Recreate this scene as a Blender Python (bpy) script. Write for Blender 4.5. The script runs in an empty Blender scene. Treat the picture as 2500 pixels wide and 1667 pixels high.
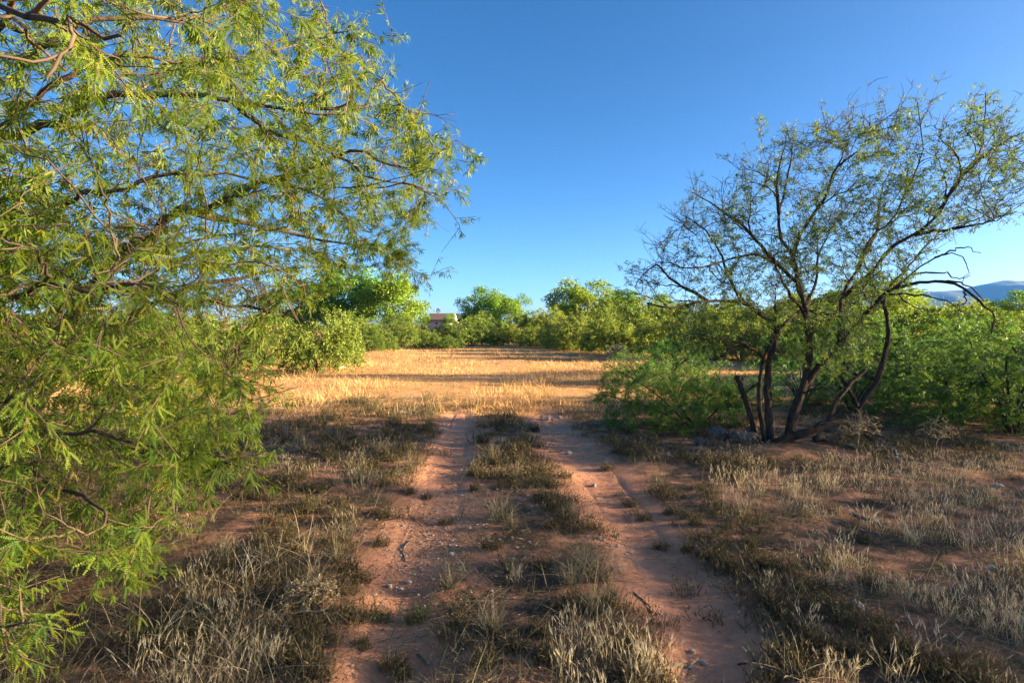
import bpy, math
import numpy as np
from mathutils import Vector, Matrix

rng = np.random.default_rng(11)
S = bpy.context.scene
COL = S.collection

# ------------------------------------------------------------------ camera
CAM_H, FPX, HORIZ = 1.6, 1389.0, 795.0
cam_data = bpy.data.cameras.new("camera")
cam_data.lens = 20.0; cam_data.sensor_width = 36.0
cam_data.clip_start = 0.05; cam_data.clip_end = 30000
cam = bpy.data.objects.new("camera", cam_data); COL.objects.link(cam)
PITCH = math.atan((833.5 - HORIZ) / FPX)
cam.location = (0, 0, CAM_H)
cam.rotation_euler = (math.pi / 2 - PITCH, 0, 0)
S.camera = cam

# ------------------------------------------------------------------ sky and sun
SUN_EL, SUN_BACK = math.radians(12.0), math.radians(3.5)
w = bpy.data.worlds.new("World"); S.world = w; w.use_nodes = True
nt = w.node_tree
sky = nt.nodes.new("ShaderNodeTexSky"); sky.sky_type = 'NISHITA'; sky.sun_disc = False
sky.sun_elevation = SUN_EL; sky.sun_rotation = math.pi / 2 + SUN_BACK
sky.air_density = 0.6; sky.dust_density = 3.0; sky.ozone_density = 1.6; sky.altitude = 1500
bg = nt.nodes["Background"]; bg.inputs["Strength"].default_value = 0.048
hsv = nt.nodes.new("ShaderNodeHueSaturation"); hsv.inputs["Saturation"].default_value = 1.28
nt.links.new(sky.outputs[0], hsv.inputs["Color"]); nt.links.new(hsv.outputs[0], bg.inputs["Color"])
sun_d = bpy.data.lights.new("sun", 'SUN'); sun_d.energy = 5.0; sun_d.angle = math.radians(0.55)
sun_d.color = (1.0, 0.80, 0.50)
sun = bpy.data.objects.new("sun", sun_d); COL.objects.link(sun)
SUN_DIR = Vector((math.cos(SUN_EL) * math.cos(SUN_BACK), -math.cos(SUN_EL) * math.sin(SUN_BACK), math.sin(SUN_EL)))
sun.rotation_euler = SUN_DIR.to_track_quat('Z', 'Y').to_euler()
sun.location = (30, -8, 20)
S.view_settings.view_transform = 'Standard'; S.view_settings.look = 'None'
S.view_settings.gamma = 1.0; S.view_settings.use_curve_mapping = False
S.view_settings.exposure = 2.75
S.render.engine = 'CYCLES'
S.cycles.max_bounces = 6; S.cycles.diffuse_bounces = 4; S.cycles.glossy_bounces = 2
S.cycles.transmission_bounces = 3; S.cycles.volume_bounces = 0
S.cycles.use_denoising = True
S.cycles.use_adaptive_sampling = True; S.cycles.adaptive_threshold = 0.01

# ------------------------------------------------------------------ helpers
def tag(o, label=None, cat=None, group=None, kind=None):
    if label: o["label"] = label
    if cat: o["category"] = cat
    if group: o["group"] = group
    if kind: o["kind"] = kind
    return o

def empty(name, loc=(0, 0, 0)):
    o = bpy.data.objects.new(name, None); o.location = loc
    o.empty_display_size = 0.2; COL.objects.link(o); return o

def link(name, me, parent=None, mat=None):
    if mat and not me.materials: me.materials.append(mat)
    o = bpy.data.objects.new(name, me); COL.objects.link(o)
    if parent: o.parent = parent
    return o

def mesh_np(name, V, tris=None, quads=None, rnd=None, smooth=False, mat=None):
    """a mesh from numpy arrays, with an optional per-vertex value 'rnd'"""
    me = bpy.data.meshes.new(name)
    V = np.asarray(V, np.float32)
    t = np.zeros((0, 3), np.int32) if tris is None else np.asarray(tris, np.int32)
    q = np.zeros((0, 4), np.int32) if quads is None else np.asarray(quads, np.int32)
    me.vertices.add(len(V)); me.vertices.foreach_set("co", V.ravel())
    nl = t.size + q.size
    me.loops.add(nl)
    me.loops.foreach_set("vertex_index", np.concatenate([t.ravel(), q.ravel()]).astype(np.int32))
    me.polygons.add(len(t) + len(q))
    ls = np.concatenate([np.arange(len(t)) * 3, t.size + np.arange(len(q)) * 4]).astype(np.int32)
    me.polygons.foreach_set("loop_start", ls)
    if rnd is not None:
        a = me.attributes.new("rnd", 'FLOAT', 'POINT')
        a.data.foreach_set("value", np.asarray(rnd, np.float32))
    if smooth: me.polygons.foreach_set("use_smooth", np.ones(len(t) + len(q), bool))
    me.update(calc_edges=True)
    if mat: me.materials.append(mat)
    return me

def unit(a): return a / np.maximum(np.linalg.norm(a, axis=-1, keepdims=True), 1e-9)

def at(px, py, d):
    """world point seen at photograph pixel (2500 wide) at horizontal distance d along +Y"""
    cx, cy = (px - 1250.0) / FPX, -(py - 833.5) / FPX
    c, s = math.cos(PITCH), math.sin(PITCH)
    dy, dz = c + cy * s, -s + cy * c
    k = d / dy
    return np.array([cx * k, d, CAM_H + dz * k])

def gnd(px, py):
    cy = -(py - 833.5) / FPX
    c, s = math.cos(PITCH), math.sin(PITCH)
    dy, dz = c + cy * s, -s + cy * c
    k = -CAM_H / dz
    return ((px - 1250.0) / FPX * k, dy * k)

def project(P):
    P = np.atleast_2d(P); x = P[:, 0]; y = P[:, 1]; z = P[:, 2] - CAM_H
    c, s = math.cos(PITCH), math.sin(PITCH)
    zc = y * c - z * s; yc = y * s + z * c
    zc = np.maximum(zc, 1e-3)
    return 1250 + FPX * x / zc, 833.5 - FPX * yc / zc

def in_poly(u, v, poly):
    inside = np.zeros(len(u), bool); n = len(poly)
    for i in range(n):
        x0, y0 = poly[i]; x1, y1 = poly[(i + 1) % n]
        cond = ((y0 > v) != (y1 > v)) & (u < (x1 - x0) * (v - y0) / (y1 - y0 + 1e-12) + x0)
        inside ^= cond
    return inside

def vnoise(x, y, seed=0):
    """smooth value noise, 0..1"""
    xi = np.floor(x).astype(np.int64); yi = np.floor(y).astype(np.int64)
    fx = x - xi; fy = y - yi
    fx = fx * fx * (3 - 2 * fx); fy = fy * fy * (3 - 2 * fy)
    def h(a, b):
        n = (a * 374761393 + b * 668265263 + seed * 1442695041) & 0x7fffffff
        n = ((n ^ (n >> 13)) * 1274126177) & 0x7fffffff
        n = n ^ (n >> 16)
        return (n & 0xffff) / 65535.0
    return (h(xi, yi) * (1 - fx) + h(xi + 1, yi) * fx) * (1 - fy) + (h(xi, yi + 1) * (1 - fx) + h(xi + 1, yi + 1) * fx) * fy

# ------------------------------------------------------------------ materials
def new_mat(name):
    m = bpy.data.materials.new(name); m.use_nodes = True
    n = m.node_tree.nodes; n.clear()
    out = n.new("ShaderNodeOutputMaterial")
    return m, m.node_tree, out

def ramp(nt, stops, src=None, interp='LINEAR'):
    r = nt.nodes.new("ShaderNodeValToRGB"); e = r.color_ramp.elements
    r.color_ramp.interpolation = interp
    while len(e) > 1: e.remove(e[-1])
    for i, (p, c) in enumerate(stops):
        el = e[0] if i == 0 else e.new(p)
        el.position = p; el.color = (*c, 1) if len(c) == 3 else c
    if src is not None: nt.links.new(src, r.inputs[0])
    return r

def noise(nt, scale, detail=4, rough=0.6, vec=None):
    n = nt.nodes.new("ShaderNodeTexNoise"); n.inputs["Scale"].default_value = scale
    n.inputs["Detail"].default_value = detail; n.inputs["Roughness"].default_value = rough
    if vec is not None: nt.links.new(vec, n.inputs["Vector"])
    return n

def mix(nt, fac, a, b, mode='MIX'):
    m = nt.nodes.new("ShaderNodeMix"); m.data_type = 'RGBA'; m.blend_type = mode
    for sock, v in ((m.inputs[0], fac), (m.inputs[6], a), (m.inputs[7], b)):
        if hasattr(v, "links"): nt.links.new(v, sock)
        elif isinstance(v, (tuple, list)): sock.default_value = (*v, 1) if len(v) == 3 else v
        else: sock.default_value = v
    return m.outputs[2]

def attr(nt, name):
    a = nt.nodes.new("ShaderNodeAttribute"); a.attribute_name = name; return a.outputs["Fac"]

def leaf_mat(name, stops, trans=0.4, tint=(1.15, 1.1, 0.6), rough=0.55, spec=0.25, per_object=0.0):
    m, nt, out = new_mat(name)
    r = ramp(nt, stops, attr(nt, "rnd"))
    col = r.outputs[0]
    if per_object:
        oi = nt.nodes.new("ShaderNodeObjectInfo")
        hs = nt.nodes.new("ShaderNodeHueSaturation")
        mr = nt.nodes.new("ShaderNodeMapRange"); nt.links.new(oi.outputs["Random"], mr.inputs[0])
        mr.inputs[3].default_value = 1 - per_object; mr.inputs[4].default_value = 1 + per_object
        nt.links.new(mr.outputs[0], hs.inputs["Value"]); nt.links.new(col, hs.inputs["Color"])
        mr2 = nt.nodes.new("ShaderNodeMapRange"); nt.links.new(oi.outputs["Random"], mr2.inputs[0])
        mr2.inputs[3].default_value = 0.53; mr2.inputs[4].default_value = 0.485
        nt.links.new(mr2.outputs[0], hs.inputs["Hue"])
        col = hs.outputs[0]
    p = nt.nodes.new("ShaderNodeBsdfPrincipled")
    nt.links.new(col, p.inputs["Base Color"])
    p.inputs["Roughness"].default_value = rough; p.inputs["Specular IOR Level"].default_value = spec
    if trans > 0:
        t = nt.nodes.new("ShaderNodeBsdfTranslucent")
        nt.links.new(mix(nt, 1.0, col, tint, 'MULTIPLY'), t.inputs["Color"])
        ms = nt.nodes.new("ShaderNodeMixShader"); ms.inputs[0].default_value = trans
        nt.links.new(p.outputs[0], ms.inputs[1]); nt.links.new(t.outputs[0], ms.inputs[2])
        nt.links.new(ms.outputs[0], out.inputs["Surface"])
    else:
        nt.links.new(p.outputs[0], out.inputs["Surface"])
    return m

def bark_mat(name, a, b, lichen=None, scale=14, lich_amt=0.58):
    m, nt, out = new_mat(name)
    tc = nt.nodes.new("ShaderNodeTexCoord")
    mp = nt.nodes.new("ShaderNodeMapping"); mp.inputs["Scale"].default_value = (1, 1, 0.35)
    nt.links.new(tc.outputs["Object"], mp.inputs[0])
    n1 = noise(nt, scale, 5, 0.7, mp.outputs[0])
    r = ramp(nt, [(0.3, a), (0.7, b)], n1.outputs[0])
    col = r.outputs[0]
    if lichen:
        n2 = noise(nt, scale * 0.22, 4, 0.65, tc.outputs["Object"])
        f = ramp(nt, [(lich_amt, (0, 0, 0)), (lich_amt + 0.08, (1, 1, 1))], n2.outputs[0])
        col = mix(nt, f.outputs[0], col, lichen)
    p = nt.nodes.new("ShaderNodeBsdfPrincipled"); p.inputs["Roughness"].default_value = 0.9
    p.inputs["Specular IOR Level"].default_value = 0.15
    nt.links.new(col, p.inputs["Base Color"])
    bp = nt.nodes.new("ShaderNodeBump"); bp.inputs["Strength"].default_value = 0.8
    bp.inputs["Distance"].default_value = 0.02
    n3 = noise(nt, scale * 3, 4, 0.7, mp.outputs[0])
    nt.links.new(n3.outputs[0], bp.inputs["Height"]); nt.links.new(bp.outputs[0], p.inputs["Normal"])
    nt.links.new(p.outputs[0], out.inputs["Surface"])
    return m

def plain_mat(name, col, col2=None, scale=8, rough=0.85, spec=0.2, bump=0.0, bscale=40, bdist=0.01, metal=0.0):
    m, nt, out = new_mat(name)
    p = nt.nodes.new("ShaderNodeBsdfPrincipled"); p.inputs["Roughness"].default_value = rough
    p.inputs["Specular IOR Level"].default_value = spec; p.inputs["Metallic"].default_value = metal
    tc = nt.nodes.new("ShaderNodeTexCoord")
    n = noise(nt, scale, 5, 0.65, tc.outputs["Object"])
    r = ramp(nt, [(0.32, col), (0.68, col2 or tuple(c * 0.75 for c in col))], n.outputs[0])
    nt.links.new(r.outputs[0], p.inputs["Base Color"])
    if bump:
        b = nt.nodes.new("ShaderNodeBump"); b.inputs["Strength"].default_value = bump; b.inputs["Distance"].default_value = bdist
        n2 = noise(nt, bscale, 5, 0.7, tc.outputs["Object"])
        nt.links.new(n2.outputs[0], b.inputs["Height"]); nt.links.new(b.outputs[0], p.inputs["Normal"])
    nt.links.new(p.outputs[0], out.inputs["Surface"])
    return m

SOIL_A, SOIL_B = (0.79, 0.40, 0.245), (0.62, 0.285, 0.165)
def soil_mat(name, litter=True):
    m, nt, out = new_mat(name)
    g = nt.nodes.new("ShaderNodeNewGeometry").outputs["Position"]
    n1 = noise(nt, 1.3, 6, 0.65, g)
    base = ramp(nt, [(0.3, SOIL_B), (0.72, SOIL_A)], n1.outputs[0]).outputs[0]
    n1b = noise(nt, 9, 5, 0.7, g)
    base = mix(nt, 0.5, base, ramp(nt, [(0.3, (0.5, 0.45, 0.42)), (0.7, (1.2, 1.16, 1.12))], n1b.outputs[0]).outputs[0], 'MULTIPLY')
    # fine pale grit
    vo = nt.nodes.new("ShaderNodeTexVoronoi"); vo.inputs["Scale"].default_value = 46
    nt.links.new(g, vo.inputs["Vector"])
    dots = ramp(nt, [(0.10, (1, 1, 1)), (0.16, (0, 0, 0))], vo.outputs["Distance"]).outputs[0]
    n2 = noise(nt, 0.9, 3, 0.6, g)
    patch = ramp(nt, [(0.48, (0, 0, 0)), (0.66, (1, 1, 1))], n2.outputs[0]).outputs[0]
    base = mix(nt, mix(nt, 1.0, dots, patch, 'MULTIPLY'), base, (0.52, 0.43, 0.36))
    if litter:
        n3 = noise(nt, 2.2, 7, 0.72, g)
        lit = ramp(nt, [(0.36, (0, 0, 0)), (0.54, (1, 1, 1))], n3.outputs[0]).outputs[0]
        lit = mix(nt, 1.0, lit, attr(nt, "cover"), 'MULTIPLY')
        n4 = noise(nt, 60, 4, 0.8, g)
        lcol = ramp(nt, [(0.3, (0.055, 0.036, 0.026)), (0.55, (0.13, 0.085, 0.055)), (0.75, (0.28, 0.20, 0.125))], n4.outputs[0]).outputs[0]
        base = mix(nt, lit, base, lcol)
        # golden dead-grass thatch on the open field
        n5 = noise(nt, 0.7, 6, 0.7, g)
        th = ramp(nt, [(0.30, (0, 0, 0)), (0.50, (1, 1, 1))], n5.outputs[0]).outputs[0]
        th = mix(nt, 1.0, th, attr(nt, "field"), 'MULTIPLY')
        n6 = noise(nt, 30, 5, 0.8, g)
        tcol = ramp(nt, [(0.3, (0.34, 0.20, 0.085)), (0.7, (0.68, 0.43, 0.18))], n6.outputs[0]).outputs[0]
        n7 = noise(nt, 2.6, 5, 0.7, g)
        tcol = mix(nt, ramp(nt, [(0.40, (0, 0, 0)), (0.62, (0.75, 0.75, 0.75))], n7.outputs[0]).outputs[0], tcol, (0.36, 0.175, 0.075))
        base = mix(nt, th, base, tcol)
    p = nt.nodes.new("ShaderNodeBsdfPrincipled"); p.inputs["Roughness"].default_value = 0.95
    p.inputs["Specular IOR Level"].default_value = 0.1
    nt.links.new(base, p.inputs["Base Color"])
    b = nt.nodes.new("ShaderNodeBump"); b.inputs["Strength"].default_value = 0.9; b.inputs["Distance"].default_value = 0.06
    nb = noise(nt, 11, 9, 0.72, g)
    nt.links.new(nb.outputs[0], b.inputs["Height"]); nt.links.new(b.outputs[0], p.inputs["Normal"])
    nt.links.new(p.outputs[0], out.inputs["Surface"])
    return m

M = {}
M['soil'] = soil_mat("red_soil"); M['rut'] = soil_mat("packed_red_soil", False)
M['mesq'] = leaf_mat("mesquite_leaf", [(0, (0.065, 0.14, 0.022)), (0.45, (0.15, 0.235, 0.028)), (0.88, (0.25, 0.30, 0.032)), (0.97, (0.30, 0.30, 0.03)), (1, (0.42, 0.32, 0.03))], 0.5)
M['mesq_blue'] = leaf_mat("mesquite_leaf_fine", [(0, (0.075, 0.15, 0.05)), (0.6, (0.12, 0.20, 0.05)), (1, (0.21, 0.25, 0.045))], 0.45)
M['shrub'] = leaf_mat("shrub_leaf", [(0, (0.065, 0.155, 0.036)), (0.6, (0.115, 0.215, 0.042)), (1, (0.21, 0.27, 0.05))], 0.4, per_object=0.10)
M['bush'] = leaf_mat("bush_leaf", [(0, (0.12, 0.175, 0.03)), (0.5, (0.19, 0.25, 0.042)), (1, (0.28, 0.31, 0.065))], 0.38, per_object=0.24)
M['cotton'] = leaf_mat("cottonwood_leaf", [(0, (0.11, 0.21, 0.022)), (0.6, (0.19, 0.30, 0.030)), (1, (0.29, 0.36, 0.045))], 0.35, per_object=0.10)
M['bark'] = bark_mat("mesquite_bark", (0.045, 0.032, 0.024), (0.15, 0.11, 0.08), None, 16)
M['bark_lichen'] = bark_mat("lichened_bark", (0.022, 0.016, 0.013), (0.115, 0.082, 0.06), (0.20, 0.085, 0.025), 22, 0.58)
M['twig'] = plain_mat("twig_bark", (0.17, 0.115, 0.075), (0.09, 0.06, 0.045), 3)
M['twig_dark'] = plain_mat("dark_twig_bark", (0.085, 0.055, 0.04), (0.045, 0.032, 0.026), 3)
M['dead'] = plain_mat("weathered_wood", (0.24, 0.215, 0.19), (0.12, 0.10, 0.085), 9, bump=0.5, bscale=60)
M['cbark'] = plain_mat("cottonwood_bark", (0.26, 0.22, 0.17), (0.15, 0.12, 0.09), 2)
M['straw'] = leaf_mat("straw_grass", [(0, (0.16, 0.10, 0.05)), (0.5, (0.50, 0.39, 0.23)), (1, (0.80, 0.70, 0.49))], 0.3, (1, 0.95, 0.8), 0.7)
M['field'] = leaf_mat("golden_grass", [(0, (0.26, 0.12, 0.04)), (0.5, (0.48, 0.265, 0.095)), (1, (0.70, 0.48, 0.23))], 0.3, (1, 0.95, 0.8), 0.7)
M['bunch'] = leaf_mat("grey_bunchgrass", [(0, (0.075, 0.072, 0.045)), (0.5, (0.165, 0.145, 0.088)), (1, (0.42, 0.33, 0.19))], 0.25, (1, 1, 0.85), 0.7)
M['sub'] = leaf_mat("subshrub_leaf", [(0, (0.055, 0.040, 0.025)), (0.45, (0.11, 0.08, 0.046)), (0.8, (0.125, 0.118, 0.042)), (1, (0.30, 0.21, 0.10))], 0.2, (1, 1, 0.8), 0.7)
M['weeds'] = leaf_mat('rusty_weeds', [(0, (0.16, 0.075, 0.03)), (0.6, (0.34, 0.18, 0.065)), (1, (0.5, 0.32, 0.14))], 0.25, (1, .95, .8), 0.7)
M['stone'] = plain_mat("pale_limestone", (0.62, 0.52, 0.42), (0.44, 0.35, 0.28), 3, bump=0.6, bscale=30)
M['bluestone'] = plain_mat("grey_blue_stone", (0.30, 0.28, 0.28), (0.18, 0.17, 0.17), 3, bump=0.6, bscale=30)
M['pebble'] = leaf_mat("pebbles", [(0, (0.26, 0.12, 0.08)), (0.5, (0.46, 0.30, 0.22)), (1, (0.66, 0.55, 0.45))], 0, rough=0.9)
def boulder_mat():
    m, nt, out = new_mat("pitted_conglomerate")
    tc = nt.nodes.new("ShaderNodeTexCoord"); o = tc.outputs["Object"]
    n = noise(nt, 7, 8, 0.8, o)
    col = ramp(nt, [(0.38, (0.04, 0.03, 0.025)), (0.50, (0.19, 0.145, 0.115)), (0.68, (0.44, 0.345, 0.27))], n.outputs[0]).outputs[0]
    p = nt.nodes.new("ShaderNodeBsdfPrincipled"); p.inputs["Roughness"].default_value = 0.95
    nt.links.new(col, p.inputs["Base Color"])
    b = nt.nodes.new("ShaderNodeBump"); b.inputs["Strength"].default_value = 1; b.inputs["Distance"].default_value = 0.04
    nt.links.new(n.outputs[0], b.inputs["Height"]); nt.links.new(b.outputs[0], p.inputs["Normal"])
    nt.links.new(p.outputs[0], out.inputs["Surface"]); return m
M['boulder'] = boulder_mat()

# ------------------------------------------------------------------ ground shape
RUT_L = [(1667, 815, 1050), (1594, 829, 1063), (1435, 893, 1063), (1329, 903, 1158), (1222, 978, 1169), (1148, 1010, 1158), (1084, 1052, 1165), (1020, 1075, 1160), (975, 1098, 1165), (940, 1115, 1165)]
RUT_R = [(1667, 1640, 1835), (1594, 1626, 1903), (1520, 1573, 1915), (1435, 1531, 1800), (1329, 1489, 1680), (1222, 1405, 1626), (1148, 1371, 1541), (1084, 1318, 1467), (1020, 1290, 1393), (975, 1265, 1345), (940, 1250, 1320)]
def rut_axis(rows):
    c = np.array([(gnd((a + b) / 2, v)) for v, a, b in rows]); hw = np.array([(gnd(b, v)[0] - gnd(a, v)[0]) / 2 for v, a, b in rows])
    c = np.vstack([[c[0, 0] - (c[1, 0] - c[0, 0]) * 3, c[0, 1] - 3.2], c]); hw = np.concatenate([[hw[0]], hw])
    return c, hw
RL, RLW = rut_axis(RUT_L); RR, RRW = rut_axis(RUT_R)
def rut_dist(x, y):
    """distance to the nearest rut's axis in half widths"""
    a = np.abs(x - np.interp(y, RL[:, 1], RL[:, 0])) / np.interp(y, RL[:, 1], RLW)
    b = np.abs(x - np.interp(y, RR[:, 1], RR[:, 0])) / np.interp(y, RR[:, 1], RRW)
    d = np.minimum(a, b)
    return np.maximum(d, np.clip((y - 10.2) * 1.5, 0, 3))
def ground_z(x, y):
    x = np.asarray(x, float); y = np.asarray(y, float)
    r = np.hypot(x, y - 8)
    f = np.clip(1.4 - r / 40, 0, 1)
    z = 0.07 * (vnoise(x * 0.45, y * 0.45, 1) - 0.5) + 0.028 * (vnoise(x * 1.5, y * 1.5, 2) - 0.5) + 0.012 * (vnoise(x * 4.5, y * 4.5, 3) - 0.5)
    z = z * f
    d = rut_dist(x, y)
    z = z - 0.05 * np.exp(-(d / 0.9) ** 2) * np.clip((14 - y) / 6, 0, 1)
    # low mound round the foot of the right-hand mesquite, bank rising to the right
    z = z + 0.10 * np.exp(-((x - 3.5) ** 2 / 1.6 + (y - 7.1) ** 2 / 0.5))
    z = z + 0.05 * np.exp(-((x - 5.0) ** 2 / 3 + (y - 6.2) ** 2 / 0.6))
    return z
def gz(x, y): return float(ground_z(np.array([x]), np.array([y]))[0])

def axis_coords(lo, hi, step, far_lo, far_hi, ratio=1.22):
    c = list(np.arange(lo, hi + 1e-6, step))
    s = step; p = hi
    while p < far_hi: s *= ratio; p += s; c.append(min(p, far_hi))
    s = step; p = lo
    pre = []
    while p > far_lo: s *= ratio; p -= s; pre.append(max(p, far_lo))
    return np.array(pre[::-1] + c)
gx = axis_coords(-7.5, 8.5, 0.085, -5200, 5200); gy = axis_coords(1.6, 13.5, 0.085, -1500, 5200)
XX, YY = np.meshgrid(gx, gy); nx, ny = len(gx), len(gy)
ZZ = ground_z(XX.ravel(), YY.ravel()) - 0.014 * np.clip((0.50 - rut_dist(XX.ravel(), YY.ravel())) / 0.2, 0, 1) * (YY.ravel() > 1.0)
ii = (np.arange(ny - 1)[:, None] * nx + np.arange(nx - 1)[None]).ravel()
gq = np.stack([ii, ii + 1, ii + nx + 1, ii + nx], 1)
gme = mesh_np("ground", np.stack([XX.ravel(), YY.ravel(), ZZ], 1), quads=gq, smooth=True, mat=M['soil'])
cov = np.clip((rut_dist(XX.ravel(), YY.ravel()) - 0.75) / 0.7, 0, 1) * np.clip((13.5 - YY.ravel()) / 3, 0.15, 1)
a = gme.attributes.new("cover", 'FLOAT', 'POINT'); a.data.foreach_set("value", cov.astype(np.float32))
fld = np.clip((YY.ravel() - 9.5) / 3, 0, 1)
a = gme.attributes.new("field", 'FLOAT', 'POINT'); a.data.foreach_set("value", fld.astype(np.float32))
tag(link("ground", gme), "bare red desert ground with grey litter and golden thatch", "ground", kind="structure")

path = tag(empty("path", (0, 4, 0)), "two bare red wheel ruts of the dirt track", "path", kind="structure")
def rut_strip(axis, hw):
    ys = np.arange(1.2, 11.4, 0.085)
    cx = np.interp(ys, axis[:, 1], axis[:, 0]); h = np.interp(ys, axis[:, 1], hw)
    fade = np.clip((11.6 - ys) / 3.0, 0.1, 1)
    h = h * fade
    wl = 0.82 + 0.5 * (vnoise(ys * 1.7, ys * 0, 5) - 0.5); wr = 0.82 + 0.5 * (vnoise(ys * 1.7, ys * 0 + 9, 6) - 0.5)
    t = np.linspace(-1, 1, 11)
    X = cx[:, None] + np.where(t[None] < 0, t[None] * wl[:, None], t[None] * wr[:, None]) * h[:, None]
    Y = np.repeat(ys[:, None], 11, 1)
    edge = np.where(np.abs(t) > 0.95, -0.03, np.where(np.abs(t) > 0.75, -0.006, 0.0))
    Z = ground_z(X.ravel(), Y.ravel()) + np.tile(edge, len(ys))
    V = np.stack([X.ravel(), Y.ravel(), Z], 1)
    i = (np.arange(len(ys) - 1)[:, None] * 11 + np.arange(10)[None]).ravel()
    q = np.stack([i, i + 1, i + 12, i + 11], 1)
    V[:, :2] -= (0, 4)
    return mesh_np("wheel_rut", V, quads=q, smooth=True, mat=M['rut'])
link("wheel_rut", rut_strip(RL, RLW), path); link("wheel_rut", rut_strip(RR, RRW), path)

# ------------------------------------------------------------------ tubes, skeletons, leaves
def tubes(P, R, sides=4):
    """P (B,n,3) polylines, R (B,n) radii -> verts, quads"""
    P = np.asarray(P, float); R = np.asarray(R, float); B, n, _ = P.shape
    T = np.gradient(P, axis=1); T = unit(T)
    mean = unit(P[:, -1] - P[:, 0])
    ref = np.where(np.abs(mean[:, 2:3]) < 0.8, np.array([[0, 0, 1.0]]), np.array([[1.0, 0, 0]]))
    U = unit(np.cross(T, ref[:, None, :])); W = np.cross(T, U)
    ang = np.arange(sides) * 2 * math.pi / sides
    V = P[:, :, None] + R[:, :, None, None] * (np.cos(ang)[None, None, :, None] * U[:, :, None] + np.sin(ang)[None, None, :, None] * W[:, :, None])
    V = V.reshape(-1, 3)
    b = np.arange(B)[:, None, None] * n * sides; i = np.arange(n - 1)[None, :, None] * sides; k = np.arange(sides)[None, None, :]
    k2 = (k + 1) % sides
    q = np.stack([b + i + k, b + i + k2, b + i + sides + k2, b + i + sides + k], -1).reshape(-1, 4)
    return V, q

def smooth_poly(pts, n):
    """resample control points into n points with a Catmull-Rom curve"""
    pts = np.asarray(pts, float); m = len(pts)
    p = np.vstack([2 * pts[0] - pts[1], pts, 2 * pts[-1] - pts[-2]])
    out = []
    for s in np.linspace(0, m - 1 - 1e-6, n):
        i = int(s); t = s - i; a, b, c, d = p[i], p[i + 1], p[i + 2], p[i + 3]
        out.append(0.5 * (2 * b + (c - a) * t + (2 * a - 5 * b + 4 * c - d) * t * t + (3 * b - a - 3 * c + d) * t ** 3))
    return np.array(out)

class Skel:
    def __init__(s): s.P = np.zeros((0, 3)); s.T = np.zeros((0, 3)); s.R = np.zeros(0)
    def add(s, P, R):
        T = unit(np.gradient(P, axis=-2)).reshape(-1, 3)
        s.P = np.vstack([s.P, P.reshape(-1, 3)]); s.T = np.vstack([s.T, T]); s.R = np.concatenate([s.R, R.ravel()])

def grow(sk, targets, r, n=6, r0=0.010, r1=0.003, follow=0.5, wig=0.10, passes=3, maxd=9.0, up=0.0, cap=5000, ang=0.7):
    """join every target point to the skeleton by a bent branch; later passes may join earlier branches"""
    allP, allR = [], []
    tg = np.asarray(targets, float)
    dmin = []
    idx = r.choice(len(sk.P), min(cap, len(sk.P)), replace=False)
    for c in range(0, len(tg), 400):
        d = np.linalg.norm(tg[c:c + 400, None] - sk.P[idx][None], axis=2); dmin.append(d.min(1))
    dmin = np.concatenate(dmin); order = np.argsort(dmin)
    tg = tg[order]
    for part in np.array_split(np.arange(len(tg)), passes):
        if len(part) == 0: continue
        t = tg[part]
        idx = r.choice(len(sk.P), min(cap, len(sk.P)), replace=False)
        NP, NT = sk.P[idx].astype(np.float32), sk.T[idx].astype(np.float32)
        best = np.zeros(len(t), int); bd = np.zeros(len(t))
        for c in range(0, len(t), 300):
            v = t[c:c + 300, None].astype(np.float32) - NP[None]
            d = np.sqrt((v * v).sum(2)) + 1e-4
            cs = (v * NT[None]).sum(2) / d
            cost = d * (1.0 + ang * (1 - cs)) + np.where(d < 0.03, 1, 0)
            k = cost.argmin(1); best[c:c + 300] = idx[k]; bd[c:c + 300] = d[np.arange(len(k)), k]
        ok = bd < maxd
        t, best, bd = t[ok], best[ok], bd[ok]
        p0 = sk.P[best]; T0 = sk.T[best]
        p1 = p0 + T0 * (bd * follow)[:, None] + (t - p0) * 0.12 + np.array([0, 0, up]) * bd[:, None]
        s = np.linspace(0, 1, n)[None, :, None]
        P = (1 - s) ** 2 * p0[:, None] + 2 * s * (1 - s) * p1[:, None] + s * s * t[:, None]
        w = r.normal(size=(len(t), n, 3)) * wig * bd[:, None, None] * np.minimum(s, 0.6) * (0.9 if n > 4 else 0.6)
        w[:, 0] = 0
        P = P + w
        ra = np.minimum(sk.R[best] * 0.85, r0)
        R = ra[:, None] * (1 - s[..., 0]) + np.minimum(r1, ra)[:, None] * s[..., 0]
        sk.add(P[:, 1:], R[:, 1:]); allP.append(P); allR.append(R)
    return np.concatenate(allP), np.concatenate(allR)

def leaf_template(pairs, pinna=0.085, half=0.0075, petiole=0.022, splay=0.42, pinnae=2, droop=0.25):
    V, F = [], []
    for sgn in ([1, -1] if pinnae == 2 else [0]):
        a = sgn * splay; d = np.array([math.cos(a), math.sin(a), 0]); pr = np.array([-d[1], d[0], 0])
        for i in range(pairs):
            s = (i + 0.7) / pairs; taper = 0.55 + 0.45 * math.sin(math.pi * min(1, s * 0.85 + 0.12))
            wd = pinna / pairs * 0.85
            base = np.array([petiole, 0, 0]) + d * pinna * s + np.array([0, 0, -droop * pinna * s * s])
            for sd in (1, -1):
                tip = base + pr * sd * half * taper * 2 / 1.6 + d * 0.35 * half + np.array([0, 0, 0.15 * half])
                k = len(V)
                V += [base - d * wd / 2, base + d * wd / 2, tip]; F.append((k, k + 1, k + 2))
    return np.array(V), np.array(F)

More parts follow.
